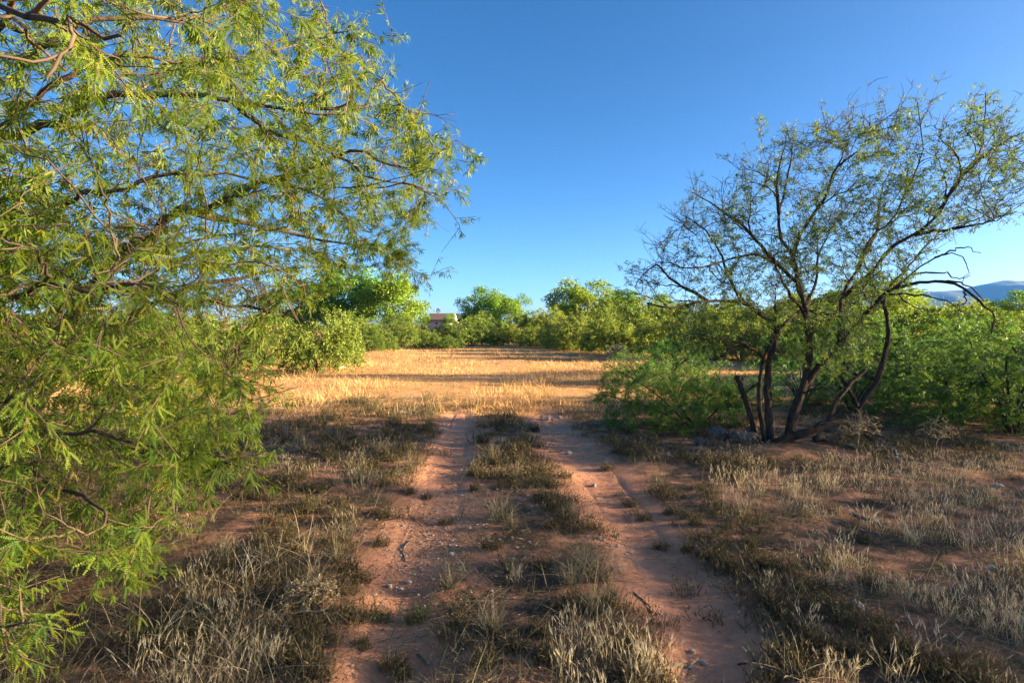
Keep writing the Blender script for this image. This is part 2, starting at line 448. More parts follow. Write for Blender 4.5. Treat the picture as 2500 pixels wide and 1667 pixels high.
def leaf_ribbon(pinna=0.09, half=0.0085, petiole=0.03, splay=0.4, droop=0.25):
    V, F = [], []
    for sgn in (1, -1):
        a = sgn * splay; d = np.array([math.cos(a), math.sin(a), 0]); pr = np.array([-d[1], d[0], 0.1]); k = len(V)
        c = lambda s: np.array([petiole, 0, 0]) + d * pinna * s + np.array([0, 0, -droop * pinna * s * s])
        V += [c(0), c(.42) - pr * half, c(.42) + pr * half, c(1.0)]
        F += [(k, k + 1, k + 2), (k + 1, k + 3, k + 2)]
    return np.array(V), np.array(F)

def diamond_template(l=0.05, wd=0.026):
    return np.array([(0, 0, 0), (l * .5, wd, 0.004), (l, 0, -0.004), (l * .5, -wd, 0.004)], float), np.array([(0, 1, 2), (0, 2, 3)])

def place(templ, pos, d, r, scale=(0.8, 1.25), roll=0.7, val=None):
    """copies of a leaf template at pos, pointing along d"""
    V, F = templ; N = len(pos)
    x = unit(d); ref = np.tile(np.array([[0, 0, 1.0]]), (N, 1)) + r.normal(size=(N, 3)) * roll
    y = unit(np.cross(ref, x)); z = np.cross(x, y)
    sc = r.uniform(*scale, N)
    W = (V[None, :, 0:1] * x[:, None] + V[None, :, 1:2] * y[:, None] + V[None, :, 2:3] * z[:, None]) * sc[:, None, None] + pos[:, None]
    Fi = (F[None] + (np.arange(N) * len(V))[:, None, None]).reshape(-1, 3)
    rv = r.random(N) if val is None else val
    return W.reshape(-1, 3), Fi, np.repeat(rv, len(V))

def merge(parts):
    """[(V,F,rnd)] -> one"""
    Vs, Fs, Rs, o = [], [], [], 0
    for V, F, Rr in parts:
        Vs.append(V); Fs.append(F + o); Rs.append(Rr); o += len(V)
    return np.concatenate(Vs), np.concatenate(Fs), np.concatenate(Rs)

def along(P, r, per, lo=0.25, hi=1.0):
    """random places on polylines P (B,n,3): positions and tangents"""
    B, n, _ = P.shape
    bi = np.repeat(np.arange(B), per); s = r.uniform(lo, hi, len(bi)) * (n - 1)
    i = np.minimum(s.astype(int), n - 2); f = (s - i)[:, None]
    a = P[bi, i]; b = P[bi, i + 1]
    return a * (1 - f) + b * f, unit(b - a)

def leaf_dirs(tan, r, spread=0.9, droop=0.45, fwd=0.5):
    return unit(tan * fwd + r.normal(size=tan.shape) * spread * 0.6 + np.array([0, 0, -droop]))

def limb_obj(parent, name, pts, r0, r1, mat, n=14, sides=8, sk=None, wob=0.012, r=rng, power=0.8, furrow=0.05):
    P = smooth_poly(pts, n); P[1:-1] += r.normal(size=(n - 2, 3)) * wob
    s = np.linspace(0, 1, n) ** power
    R = r0 * (1 - s) + r1 * s; R = R * r.uniform(0.93, 1.08, n)
    if sk is not None: sk.add(P[None], R[None])
    V, q = tubes(P[None], R[None], sides)
    V += r.normal(size=V.shape) * furrow * np.repeat(R, sides)[:, None]
    # close both ends
    cap0 = len(V); V = np.vstack([V, P[0], P[-1]])
    t = [(cap0, (k + 1) % sides, k) for k in range(sides)] + [(cap0 + 1, (n - 1) * sides + k, (n - 1) * sides + (k + 1) % sides) for k in range(sides)]
    o = np.array(parent.location)
    return link(name, mesh_np(name, V - o, tris=t, quads=q, smooth=True, mat=mat), parent)

# ================================================================== SETTING: far things
def blob_tree_mesh(r, h, wd, clumps, per, leaf, trunk_h, bare=0.0, elong=1.0, clump_r=0.17):
    """a broad-leaved tree: limbs to leaf clumps, crown of many small faces in domes"""
    sk = Skel()
    tr = np.array([[0, 0, -0.1], [0.02 * wd, 0, trunk_h * .5], [-0.02 * wd, 0.02 * wd, trunk_h]])
    P = smooth_poly(tr, 8); R = np.linspace(0.028 * h, 0.02 * h, 8); sk.add(P[None], R[None])
    tv, tq = tubes(P[None], R[None], 7)
    c = []
    while len(c) < clumps:
        p = r.uniform(-1, 1, 3)
        q = np.linalg.norm(p)
        if q > 1 or q < 0.45: continue
        p = np.array([p[0] * wd / 2, p[1] * wd / 2, trunk_h * 0.75 + (p[2] * 0.5 + 0.5) * (h - trunk_h * 0.75) * 0.96])
        p[:2] *= 1.0 - 0.35 * abs((p[2] - h * 0.5) / h)
        c.append(p)
    c = np.array(c)
    bp, br = grow(sk, c, r, n=6, r0=0.013 * h, r1=0.003 * h, follow=0.35, wig=0.06, passes=4, up=0.05)
    bv, bq = tubes(bp, br, 4)
    parts = []
    leafy = c[r.random(len(c)) > bare]
    rad = r.uniform(0.7, 1.35, len(leafy)) * clump_r * wd
    ci = np.repeat(np.arange(len(leafy)), (per * (rad / rad.mean()) ** 2).astype(int))
    d = unit(r.normal(size=(len(ci), 3)) + np.array([0, 0, 0.35]))
    rr = r.uniform(0.0, 1, len(ci)) ** 0.4
    lump = 1 + 0.25 * np.sin(d[:, 0] * 5 + ci) * np.cos(d[:, 2] * 4 + ci * 2)
    pos = leafy[ci] + d * (rr * rad[ci] * lump)[:, None] * np.array([1.1, 1.1, 0.85])
    pos[:, 2] = np.maximum(pos[:, 2], 0.25 * trunk_h)
    val = np.clip(r.random(len(leafy))[ci] * 0.5 + r.random(len(ci)) * 0.5, 0, 1)
    V, F, rv = place(diamond_template(leaf, leaf * 0.42), pos, unit(r.normal(size=pos.shape) + np.array([0, 0, -0.3])), r, (0.7, 1.4), 1.0, val)
    # limbs that run out bare through the crown
    return (tv, tq), (bv, bq), (V, F, rv)

COTTON = []
for k, (cl, per, bare, cr) in enumerate([(38, 420, 0.0, 0.16), (36, 400, 0.0, 0.16), (30, 300, 0.45, 0.14), (46, 400, 0.0, 0.135), (70, 30, 0.0, 0.19), (66, 31, 0.0, 0.19)]):  # last two: crowns kept sparse so sun leaks through the unseen stand
    r = np.random.default_rng(100 + k)
    t, b, lf = blob_tree_mesh(r, 8.0, 7.0, cl, per, 0.19, 1.8, bare, clump_r=cr)
    COTTON.append((mesh_np("cottonwood_trunk", t[0], quads=t[1], smooth=True, mat=M['cbark']),
                   mesh_np("cottonwood_branches", b[0], quads=b[1], smooth=True, mat=M['cbark']),
                   mesh_np("cottonwood_crown", lf[0], lf[1], rnd=lf[2], mat=M['cotton'])))
def cottonwood(px, d, top, wpx, var, rot, label):
    """px, top: centre and crown top in the photograph; d: distance"""
    h = at(px, top, d)[2]; wd = wpx / FPX * d; x = at(px, 800, d)[0]
    o = tag(empty("cottonwood_tree", (x, d, 0)), label, "tree", "cottonwood trees beyond the field")
    o.rotation_euler.z = rot; o.scale = (wd / 6.6, wd / 6.6, h / 7.7)
    t, b, c = COTTON[var]
    link("trunk", t, o); link("branches", b, o); tag(link("crown", c, o), kind="stuff")
cottonwood(958, 58, 672, 148, 0, 0.4, "big round bright green cottonwood left of the house")
cottonwood(845, 62, 655, 190, 3, 1.9, "tall cottonwood half hidden behind the left mesquite foliage")
cottonwood(720, 60, 690, 170, 1, 0.9, "cottonwood deep behind the left mesquite, left of the tall half-hidden one")
cottonwood(1172, 64, 706, 105, 1, 2.5, "leafy cottonwood just right of the house with leaning crown")
cottonwood(1228, 70, 722, 90, 0, 4.1, "low broad cottonwood between the leaning one and the half-bare one")
cottonwood(1288, 76, 722, 72, 2, 1.2, "half-bare cottonwood with pale branches showing in its crown")
cottonwood(1418, 62, 688, 155, 3, 5.2, "tallest cottonwood right of centre with ragged clumped crown")
cottonwood(1036, 90, 766, 30, 0, 2.0, "small far cottonwood clump just left of the house roof")
cottonwood(1100, 90, 768, 36, 1, 1.0, "little round tree covering the right part of the house")
cottonwood(1355, 72, 748, 80, 1, 3.0, "small dark cottonwood at the left foot of the tallest one")
cottonwood(1518, 58, 714, 120, 0, 0.2, "rounded cottonwood right of the tallest one")
cottonwood(1625, 64, 722, 110, 1, 4.4, "dark green cottonwood behind the left side of the bare-limbed mesquite")
cottonwood(2135, 50, 690, 240, 3, 3.6, "large cottonwood seen through the right mesquite's dead branches")
cottonwood(2395, 60, 742, 90, 0, 2.2, "small dark cottonwood below the blue mountain")
cottonwood(2480, 52, 716, 120, 1, 1.1, "dark cottonwood at the right edge under the mountain")
cottonwood(1955, 70, 722, 130, 0, 5.5, "cottonwood behind the trunks of the right mesquite")
cottonwood(1780, 74, 735, 130, 1, 0.7, "cottonwood behind the low left limbs of the right mesquite")

# ------------------------------------------------------------------ bushes at the edge of the field
def bush_mesh(r, h=2.0, wd=3.2, ntw=260, per=26, leaf=0.05, stems=9, twr=0.004, templ=None, low=0.05, jit=0.024):
    sk = Skel(); SP = []
    ang = r.uniform(0, 6.28, stems)
    for a_ in ang:
        e = np.array([math.cos(a_) * wd * 0.28, math.sin(a_) * wd * 0.28, h * r.uniform(0.45, 0.7)])
        SP.append(smooth_poly([np.array([math.cos(a_) * .08, math.sin(a_) * .08, -0.05]), e * np.array([0.35, 0.35, 0.5]), e], 8))
    SP = np.array(SP); SR = np.tile(np.linspace(0.017 * h, 0.007 * h, 8), (stems, 1)); sk.add(SP, SR)
    c = []
    lump = r.uniform(0.62, 1.18, 7)
    while len(c) < ntw:
        p = r.uniform(-1, 1, 3); p[2] = abs(p[2])
        q = np.linalg.norm(p)
        az = (math.atan2(p[1], p[0]) + math.pi) / 6.2832 * 7
        lim = lump[int(az) % 7] * (az % 1) + lump[(int(az) - 1) % 7] * (1 - az % 1)
        if q > lim or q < 0.35: continue
        c.append((p[0] * wd / 2, p[1] * wd / 2, low + p[2] * (h - low)))
    c = np.array(c)
    P, R = grow(sk, c, r, n=6, r0=0.006 * h, r1=0.0015 * h, follow=0.4, wig=0.08, passes=4, up=0.05)
    sv, sq = tubes(np.concatenate([SP]), SR, 5); bv, bq = tubes(P, R, 3)
    pos, tan = along(P, r, per, 0.35, 1.0)
    pos = pos + r.normal(size=pos.shape) * jit * h
    pos[:, 2] = np.maximum(pos[:, 2], 0.03)
    val = np.clip(np.repeat(r.random(ntw), per)[:len(pos)] * 0.4 + r.random(len(pos)) * 0.6, 0, 1)
    lf = place(templ or diamond_template(leaf, leaf * 0.4), pos, leaf_dirs(tan, r, 1.1, 0.15, 0.6), r, (0.7, 1.4), 0.9, val)
    return (sv, sq), (bv, bq), lf

def bush_set(seed, mat, twm, **kw):
    r = np.random.default_rng(seed)
    s, b, lf = bush_mesh(r, **kw)
    return (mesh_np("bush_stems", s[0], quads=s[1], smooth=True, mat=twm), mesh_np("bush_twigs", b[0], quads=b[1], mat=twm),
            mesh_np("bush_foliage", lf[0], lf[1], rnd=lf[2], mat=mat))
BUSH = [bush_set(200 + k, M['bush'], M['twig'], ntw=330, per=40, leaf=0.06, h=2.0 , wd=3.2, stems=9 + k) for k in range(4)]
def put_bush(sets, name, x, y, sx, sz, rot, label, cat, group, sub=True):
    o = tag(empty(name, (x, y, gz(x, y))), label, cat, group)
    o.rotation_euler.z = rot; o.scale = (sx, sx, sz)
    s, b, f = sets
    link("stems", s, o); tag(link("twigs", b, o), kind="stuff"); tag(link("foliage", f, o), kind="stuff")
    return o
ORD = ["first", "second", "third", "fourth", "fifth", "sixth", "seventh", "eighth", "ninth", "tenth", "eleventh", "twelfth", "thirteenth", "fourteenth", "fifteenth", "sixteenth", "seventeenth", "eighteenth", "nineteenth", "twentieth"]
def orde(i):
    if i < 20: return ORD[i]
    n = i + 1; return "%d%s" % (n, "th" if 10 < n % 100 < 14 else {1: "st", 2: "nd", 3: "rd"}.get(n % 10, "th"))

edge = [  # px, distance, top y, width px : front row, left to right
    (905, 36, 792, 130), (975, 40, 802, 120), (1050, 42, 808, 110), (1098, 39, 812, 80), (1150, 44, 782, 120), (1225, 46, 790, 110),
    (1300, 43, 786, 110), (1375, 40, 782, 110), (1440, 36, 778, 150), (1505, 32, 770, 150), (1600, 30, 764, 190), (1700, 27, 760, 210),
    (1810, 26, 764, 210), (1930, 26, 768, 210), (2060, 25, 764, 220), (2200, 24, 770, 220), (2330, 22, 776, 240), (2470, 20, 772, 260)]
rb = np.random.default_rng(5)
for i, (px, d, top, wp) in enumerate(edge):
    p = at(px, top + rb.uniform(-14, 10), d)
    put_bush(BUSH[i % 4], "mesquite_bush", p[0], d, wp * rb.uniform(.85, 1.2) / FPX * d / 3.0, p[2] / 1.72, rb.uniform(0, 6.28),
             "rounded yellow-green bush in the front row along the far field edge, %s from the left" % orde(i), "bush", "bushes along the far edge of the field")
back = [(870, 48, 770, 150), (950, 52, 782, 140), (1000, 56, 790, 90), (1128, 54, 782, 60), (1180, 55, 764, 130), (1260, 58, 768, 120), (1345, 54, 762, 120),
        (1430, 48, 750, 140), (1520, 44, 745, 150), (1590, 40, 742, 150), (1680, 40, 748, 180), (1790, 38, 750, 180), (1900, 38, 752, 190), (2030, 38, 750, 200),
        (2160, 36, 752, 200), (2290, 34, 758, 200), (2420, 32, 756, 220), (640, 50, 760, 220), (480, 46, 765, 230), (300, 44, 765, 240), (120, 42, 765, 240)]
back.sort()
for i, (px, d, top, wp) in enumerate(back):
    p = at(px, top + rb.uniform(-16, 10), d)
    put_bush(BUSH[(i * 3 + 1) % 4], "mesquite_bush", p[0], d, wp * rb.uniform(.85, 1.2) / FPX * d / 3.0, p[2] / 1.72, rb.uniform(0, 6.28),
             "taller bush in the rear row behind the field-edge bushes, %s from the left" % orde(i), "bush", "rear row of bushes behind the field")
# fuzzy bushes left of the field and a pale grey one on its right
LB = [(1072, 72, 797, 70, "low bush hiding the foot of the distant house"),
      (775, 19.5, 775, 210, "fuzzy yellow-green bush at the left edge of the golden field beside the white rock"),
      (660, 23, 770, 220, "bush behind the left mesquite's drooping tips, left of the fuzzy one"),
      (830, 27, 790, 130, "small bush behind the fuzzy one at the field's left edge"),
      (540, 20, 780, 230, "bush seen through the left mesquite above its dead forked branch"),
      (380, 18, 770, 260, "bush behind the middle of the left mesquite"),
      (200, 17, 765, 280, "bush behind the trunks of the left mesquite"),
      (20, 16, 760, 300, "bush at the left edge behind the left mesquite")]
for i, (px, d, top, wp, lab) in enumerate(LB):
    p = at(px, top, d)
    put_bush(BUSH[i % 4], "mesquite_bush", p[0], d, wp / FPX * d / 3.0, p[2] / 1.72, rb.uniform(0, 6.28), lab, "bush", "bushes on the left side of the field")
M['greybush'] = leaf_mat("dry_bush_leaf", [(0, (0.22, 0.19, 0.12)), (1, (0.42, 0.38, 0.26))], 0.3, (1, 1, .8), 0.7)
GB = bush_set(230, M['greybush'], M['twig'], ntw=160, per=16, leaf=0.07)
p = at(1500, 836, 29); put_bush(GB, "dry_bush", p[0], 29, 0.52, 0.42, 0.3, "pale straw-grey dry bush at the right edge of the golden field", "bush", None)
p = at(1335, 842, 42); put_bush(GB, "dry_bush", p[0], 41, 0.5, 0.5, 1.3, "pale dry brush clump at the far edge of the field, centre", "bush", None)

# ------------------------------------------------------------------ house and windmill
def box_mesh(name, lo, hi, mat):
    x0, y0, z0 = lo; x1, y1, z1 = hi
    V = [(x0, y0, z0), (x1, y0, z0), (x1, y1, z0), (x0, y1, z0), (x0, y0, z1), (x1, y0, z1), (x1, y1, z1), (x0, y1, z1)]
    q = [(0, 3, 2, 1), (4, 5, 6, 7), (0, 1, 5, 4), (1, 2, 6, 5), (2, 3, 7, 6), (3, 0, 4, 7)]
    return mesh_np(name, V, quads=q, mat=mat)
M['wall'] = plain_mat("tan_stucco", (0.40, 0.37, 0.33), (0.34, 0.31, 0.28), 2)
M['white'] = plain_mat("white_siding", (0.75, 0.72, 0.68), (0.66, 0.63, 0.6), 2)
M['roof'] = plain_mat("brown_shingle", (0.16, 0.115, 0.095), (0.11, 0.08, 0.068), 4)
M['glass'] = plain_mat("dark_glass", (0.02, 0.022, 0.025), (0.03, 0.03, 0.035), 2, rough=0.1, spec=0.5)
M['steel'] = plain_mat("galvanised_steel", (0.06, 0.09, 0.12), (0.04, 0.06, 0.08), 3, rough=0.5)
M['rust'] = plain_mat("rusty_vane", (0.50, 0.33, 0.22), (0.40, 0.25, 0.16), 3)
HD = 110.0
hx = at(1080, 780, HD)[0]
house = tag(empty("house", (hx, HD, 0)), "distant tan house with brown shingled roof among the trees", "house")
ztop = at(1080, 783, HD)[2]; zr = at(1080, 766, HD)[2]
link("wall", box_mesh("wall", (-2.9, 0, -0.2), (2.9, 5.5, ztop), M['wall']), house)
rl, rw = -3.2, 3.2
RV = [(rl, -0.4, ztop - 0.05), (rw, -0.4, ztop - 0.05), (rw - 0.4, 2.75, zr), (rl + 0.4, 2.75, zr), (rl, 5.9, ztop - 0.05), (rw, 5.9, ztop - 0.05)]
RV2 = [(x, y, z + 0.14) for x, y, z in RV]
roof = link("roof", mesh_np("roof", RV + RV2, tris=[(0, 3, 4), (1, 5, 2), (6, 10, 9), (7, 8, 11)], quads=[(0, 1, 2, 3), (3, 2, 5, 4), (6, 9, 8, 7), (9, 10, 11, 8), (0, 6, 7, 1), (4, 5, 11, 10)], mat=M['roof']), house)
for k in range(9):   # courses of shingles on the near slope
    f0 = k / 9; y0 = -0.4 + 3.15 * f0; z0 = ztop - 0.05 + (zr - ztop + 0.05) * f0 + 0.145
    f1 = (k + 1) / 9; y1 = -0.4 + 3.15 * f1; z1 = ztop - 0.05 + (zr - ztop + 0.05) * f1 + 0.145
    xa, xb = rl + 0.4 * f0, rw - 0.4 * f0
    link("shingle_course", mesh_np("shingle_course", [(xa, y0, z0), (xb, y0, z0), (xb, y0, z0 + 0.05), (xa, y0, z0 + 0.05), (xb, y1, z1 + 0.005), (xa, y1, z1 + 0.005)], quads=[(0, 1, 2, 3), (3, 2, 4, 5)], mat=M['roof']), roof)
wz = at(1066, 785, HD)[2]
win = link("window", box_mesh("window", (-1.55, -0.06, wz - 0.62), (-0.75, 0.02, wz - 0.1), M['white']), house)
link("pane", box_mesh("pane", (-1.48, -0.08, wz - 0.56), (-0.82, -0.062, wz - 0.16), M['glass']), win)
gx0 = at(1111, 780, HD)[0] - hx
gz1 = at(1111, 766, HD)[2]; gz0 = at(1111, 776, HD)[2]
link("gable_wall", box_mesh("gable_wall", (gx0 - 0.22, -2.2, -0.2), (gx0 + 0.5, -0.42, gz0), M['white']), house)
gm = mesh_np("gable", [(gx0 - 0.22, -2.2, gz0), (gx0 + 0.5, -2.2, gz0), (gx0 + 0.14, -2.2, gz1), (gx0 - 0.22, -0.42, gz0), (gx0 + 0.5, -0.42, gz0), (gx0 + 0.14, -0.42, gz1)],
             tris=[(0, 1, 2), (5, 4, 3)], quads=[(0, 2, 5, 3), (1, 4, 5, 2), (0, 3, 4, 1)], mat=M['white'])
link("gable", gm, house)

WD = 150.0
wc = at(1070.5, 758.5, WD); wr_ = 6.0 / FPX * WD
mill = tag(empty("windmill", (wc[0], WD, 0)), "small steel farm windmill with tan tail vane above the house roof", "windmill")
leg = []
for sx in (-1, 1):
    for sy in (-1, 1):
        V, q = tubes(np.array([[(sx * 0.9, sy * 0.9, -0.1), (sx * 0.08, sy * 0.08, wc[2] - 0.15)]]), np.array([[0.05, 0.04]]), 4)
        link("leg", mesh_np("leg", V, quads=q, mat=M['rust']), mill)
V, q = tubes(np.array([[(0, 0.0, wc[2] - 1.0), (0, 0, wc[2] + 0.05)]]), np.array([[0.06, 0.06]]), 5)
link("mast", mesh_np("mast", V, quads=q, mat=M['rust']), mill)
hub = link("hub", box_mesh("hub", (-0.09, -0.35, wc[2] - 0.09), (0.09, 0.1, wc[2] + 0.09), M['steel']), mill)
for k in range(16):
    a0 = k / 16 * 2 * math.pi; da = 0.13
    V = [(rr * math.sin(a0 + s * da * (1 if rr > 0.3 else 1.4)), -0.36 + s * 0.05, wc[2] + rr * math.cos(a0 + s * da)) for rr, s in ((wr_ * .3, -1), (wr_, -1), (wr_, 1), (wr_ * .3, 1))]
    V += [(x, y + 0.012, z) for x, y, z in V]
    link("blade", mesh_np("blade", V, quads=[(0, 1, 2, 3), (7, 6, 5, 4), (0, 4, 5, 1), (1, 5, 6, 2), (2, 6, 7, 3), (3, 7, 4, 0)], mat=M['steel']), hub)
link("tail_boom", box_mesh("tail_boom", (-1.3 * wr_ * 1.2, -0.02, wc[2] - 0.03), (-0.1, 0.02, wc[2] + 0.03), M['rust']), mill)
link("tail_vane", box_mesh("tail_vane", (-12.0 / FPX * WD, -0.03, wc[2] - 0.17), (-7.2 / FPX * WD, 0.03, wc[2] + 0.2), M['rust']), mill)

# ------------------------------------------------------------------ mountain, dark low hill, haze
M['mountain'] = plain_mat("mountain_scrub", (0.045, 0.055, 0.05), (0.075, 0.08, 0.065), 0.004, bump=0)
M['hill'] = plain_mat("burnt_scrub_hill", (0.075, 0.052, 0.05), (0.12, 0.085, 0.07), 0.12)
def ridge(name, D, prof, depth, mat, rough, label, x_res=180, seed=0):
    px = np.array([p[0] for p in prof], float); py = np.array([p[1] for p in prof], float)
    u = np.linspace(px[0], px[-1], x_res); topv = np.interp(u, px, py)
    X = (u - 1250) / FPX * D; Ht = np.array([at(a_, b_, D)[2] for a_, b_ in zip(u, topv)])
    v = np.linspace(-1, 1, 34)
    A, B = np.meshgrid(np.arange(x_res), v)
    prof_y = np.clip(1 - np.abs(B), 0, 1) ** 0.9
    XX_ = X[A]; YY_ = D + B * depth
    n = (vnoise(XX_ / (depth * .25), YY_ / (depth * .25), seed) - 0.5) + 0.5 * (vnoise(XX_ / (depth * .1), YY_ / (depth * .1), seed + 1) - 0.5)
    ZZ_ = Ht[A] * prof_y * (1 + rough * n * np.clip((1 - prof_y) * 3, 0, 1)) - 2.0
    i = (np.arange(33)[:, None] * x_res + np.arange(x_res - 1)[None]).ravel()
    q = np.stack([i, i + 1, i + x_res + 1, i + x_res], 1)
    o = link(name, mesh_np(name, np.stack([XX_.ravel(), YY_.ravel(), ZZ_.ravel()], 1), quads=q, smooth=True, mat=mat))
    tag(o, label, name, kind="structure"); return o
ridge("mountain", 4000, [(1950, 790), (2080, 735), (2210, 713), (2262, 709), (2272, 711), (2300, 708), (2335, 705), (2352, 706), (2362, 701), (2400, 690), (2430, 685), (2455, 681), (2475, 683), (2500, 684), (2600, 676), (2750, 690), (2950, 720), (3200, 770)], 900, M['mountain'], 0.5, "blue hazy mountain ridge on the right horizon", seed=4)
ridge("hill", 420, [(2180, 792), (2230, 752), (2290, 744), (2350, 742), (2380, 744), (2410, 740), (2480, 742), (2600, 736), (2800, 745), (3000, 780)], 60, M['hill'], 0.5, "dark brown scrub hill below the blue mountain", seed=8)
hz = box_mesh("haze", (-5600, -1900, -4.0), (5600, 5600, 400), None)
m, nt, out = new_mat("pale_air")
vol = nt.nodes.new("ShaderNodeVolumePrincipled"); vol.inputs["Color"].default_value = (0.10, 0.36, 1.0, 1)
vol.inputs["Density"].default_value = 0.00007; vol.inputs["Anisotropy"].default_value = 0.0
nt.links.new(vol.outputs[0], out.inputs["Volume"])
hz.materials.append(m)
tag(link("haze", hz), "thin blue air between the camera and the mountain", "haze", kind="stuff")

# ================================================================== RIGHT MESQUITE (bare-limbed tree)
r = np.random.default_rng(31)
RB = 7.55
base = np.array([at(1885, 1085, RB)[0], RB, 0.0])
rt = tag(empty("mesquite_tree", tuple(base)), "open multi-trunked mesquite with orange-lichened bare limbs right of the track", "tree")
sk = Skel()
def px_limb(pts): return [at(u, v, RB + dd) for u, v, dd in pts]
LM = M['bark_lichen']
trunks = [  # name, control points (px, py, depth offset), start radius, end radius
    ("trunk", [(1882, 1092, 0), (1875, 977, .0), (1878, 884, .05), (1893, 832, .1), (1900, 800, .15), (1849, 762, .1), (1812, 739, 0), (1727, 734, -.2), (1640, 752, -.5), (1580, 740, -.7)], 0.068, 0.010),
    ("trunk", [(1866, 1080, -.1), (1853, 954, -.1), (1863, 884, -.1), (1880, 840, -.05), (1906, 800, .05), (1940, 770, .3), (1990, 730, .6)], 0.042, 0.014),
    ("trunk", [(1925, 1085, -.05), (1942, 996, 0), (1966, 931, 0), (1975, 860, 0), (1973, 804, 0), (1964, 748, 0), (1949, 690, 0), (1936, 624, .1), (1906, 582, .2), (1902, 522, .3), (1915, 471, .35), (1930, 400, .4)], 0.082, 0.012),
    ("trunk", [(1963, 944, .02), (2003, 889, -.05), (2050, 837, -.1), (2092, 786, -.2), (2130, 748, -.3), (2172, 711, -.4), (2248, 689, -.5), (2303, 689, -.6), (2355, 704, -.7), (2398, 744, -.75), (2427, 768, -.8), (2419, 815, -.8)], 0.055, 0.008),
    ("trunk", [(2078, 1050, .3), (2106, 977, .3), (2139, 931, .3), (2162, 860, .3), (2167, 790, .35), (2158, 744, .4), (2172, 701, .5), (2215, 655, .6), (2260, 600, .8)], 0.062, 0.014),
    ("trunk", [(1882, 1085, -.1), (1930, 1068, -.2), (1985, 1048, -.25), (2040, 1030, -.2), (2085, 1036, -.1), (2130, 1075, 0)], 0.085, 0.03),
    ("trunk", [(2022, 1034, -.2), (2046, 975, 0), (2102, 912, .2), (2144, 880, .3)], 0.036, 0.024),
    ("broken_stub", [(1846, 1072, .1), (1828, 1005, .1), (1813, 955, .1), (1798, 918, .1)], 0.045, 0.035),
    ("broken_stub", [(1893, 832, .1), (1893, 790, .12), (1891, 750, .15)], 0.04, 0.022),
    ("broken_stub", [(2094, 990, .28), (2069, 949, .2), (2050, 903, .1)], 0.045, 0.025)]
for nm, pts, r0, r1 in trunks:
    limb_obj(rt, nm, px_limb(pts), r0 * (0.80 if nm == 'trunk' else 0.7), r1 * 0.9, LM, n=max(10, 3 * len(pts)), sides=14, sk=sk, wob=0.005, r=r, furrow=0.14, power=0.62)
limbs = [
    [(1949, 690, 0), (1893, 642, -.2), (1838, 620, -.4), (1760, 640, -.6), (1690, 655, -.8), (1610, 640, -1.0)],
    [(1893, 642, -.2), (1850, 590, -.3), (1800, 540, -.4), (1740, 500, -.5), (1690, 470, -.5)],
    [(1936, 624, .1), (1962, 560, 0), (2013, 488, -.1), (2038, 419, -.1), (2068, 389, -.2), (2115, 351, -.2), (2124, 280, -.2)],
    [(1902, 522, .3), (1895, 450, .2), (1905, 400, .1), (1920, 330, .1)],
    [(1964, 745, 0), (1990, 700, .4), (2000, 620, .7), (2030, 560, 1.0), (2080, 500, 1.2)],
    [(2050, 837, -.1), (2056, 727, .1), (2098, 650, .2), (2128, 577, .3), (2179, 535, .3), (2222, 445, .3), (2252, 372, .3), (2240, 250, .3)],
    [(2056, 727, .1), (2133, 659, -.1), (2180, 603, -.2), (2235, 573, -.3), (2291, 518, -.4), (2333, 445, -.4), (2393, 372, -.4), (2402, 308, -.4), (2406, 225, -.4)],
    [(2291, 518, -.4), (2355, 425, -.6), (2440, 355, -.8), (2510, 320, -1.0)],
    [(2235, 573, -.3), (2310, 560, -.6), (2400, 545, -.9), (2470, 515, -1.2)],
    [(2098, 650, .2), (2140, 560, .7), (2150, 480, 1.0), (2180, 400, 1.2)],
    [(2158, 744, .4), (2130, 690, .7), (2110, 640, 1.0), (2060, 600, 1.3)],
    [(1812, 739, 0), (1780, 680, .3), (1760, 620, .5), (1720, 560, .7), (1660, 520, .9)],
    [(1727, 734, -.2), (1650, 690, 0), (1600, 650, .1), (1555, 690, 0)],
    [(2139, 925, .3), (2070, 900, .6), (2060, 800, .9), (2085, 720, 1.1)],
    [(1985, 790, 0), (1930, 720, -.5), (1890, 640, -.9), (1830, 560, -1.2)],
    [(1878, 884, .05), (1820, 840, -.2), (1760, 830, -.5), (1690, 810, -.8)],
]
for pts in limbs:
    limb_obj(rt, "limb", px_limb(pts), 0.028, 0.005, LM, n=16, sides=6, sk=sk, wob=0.008, r=r)
dead = [
    [(2172, 711, -.4), (2226, 671, -.5), (2282, 629, -.6), (2320, 618, -.7), (2359, 637, -.7), (2361, 660, -.7), (2350, 690, -.7)],
    [(2167, 718, -.4), (2240, 720, -.6), (2290, 725, -.7), (2330, 745, -.75), (2345, 775, -.8)],
    [(2282, 629, -.6), (2340, 605, -.8), (2395, 618, -.9)], [(2226, 671, -.5), (2290, 665, -.6), (2340, 680, -.65), (2370, 672, -.7)],
    [(2172, 701, .5), (2220, 740, .4), (2280, 770, .3)], [(2355, 704, -.7), (2358, 730, -.7), (2340, 770, -.7)],
    [(2303, 689, -.6), (2350, 690, -.8), (2400, 728, -.9), (2412, 735, -.9)], [(2130, 748, -.3), (2110, 700, -.5), (2150, 660, -.7), (2140, 610, -.8)],
    [(1960, 960, 0), (2010, 945, -.3), (2050, 980, -.4), (2085, 1020, -.4)], [(1990, 1040, -.3), (2040, 1010, -.5), (2080, 985, -.6)],
    [(2092, 786, -.2), (2130, 790, -.4), (2180, 780, -.6)], [(1740, 880, -.2), (1800, 840, -.2), (1830, 800, -.1)]]
for pts in dead:
    limb_obj(rt, "dead_branch", px_limb(pts), 0.014, 0.004, M['twig_dark'], n=14, sides=5, sk=None, wob=0.012, r=r)
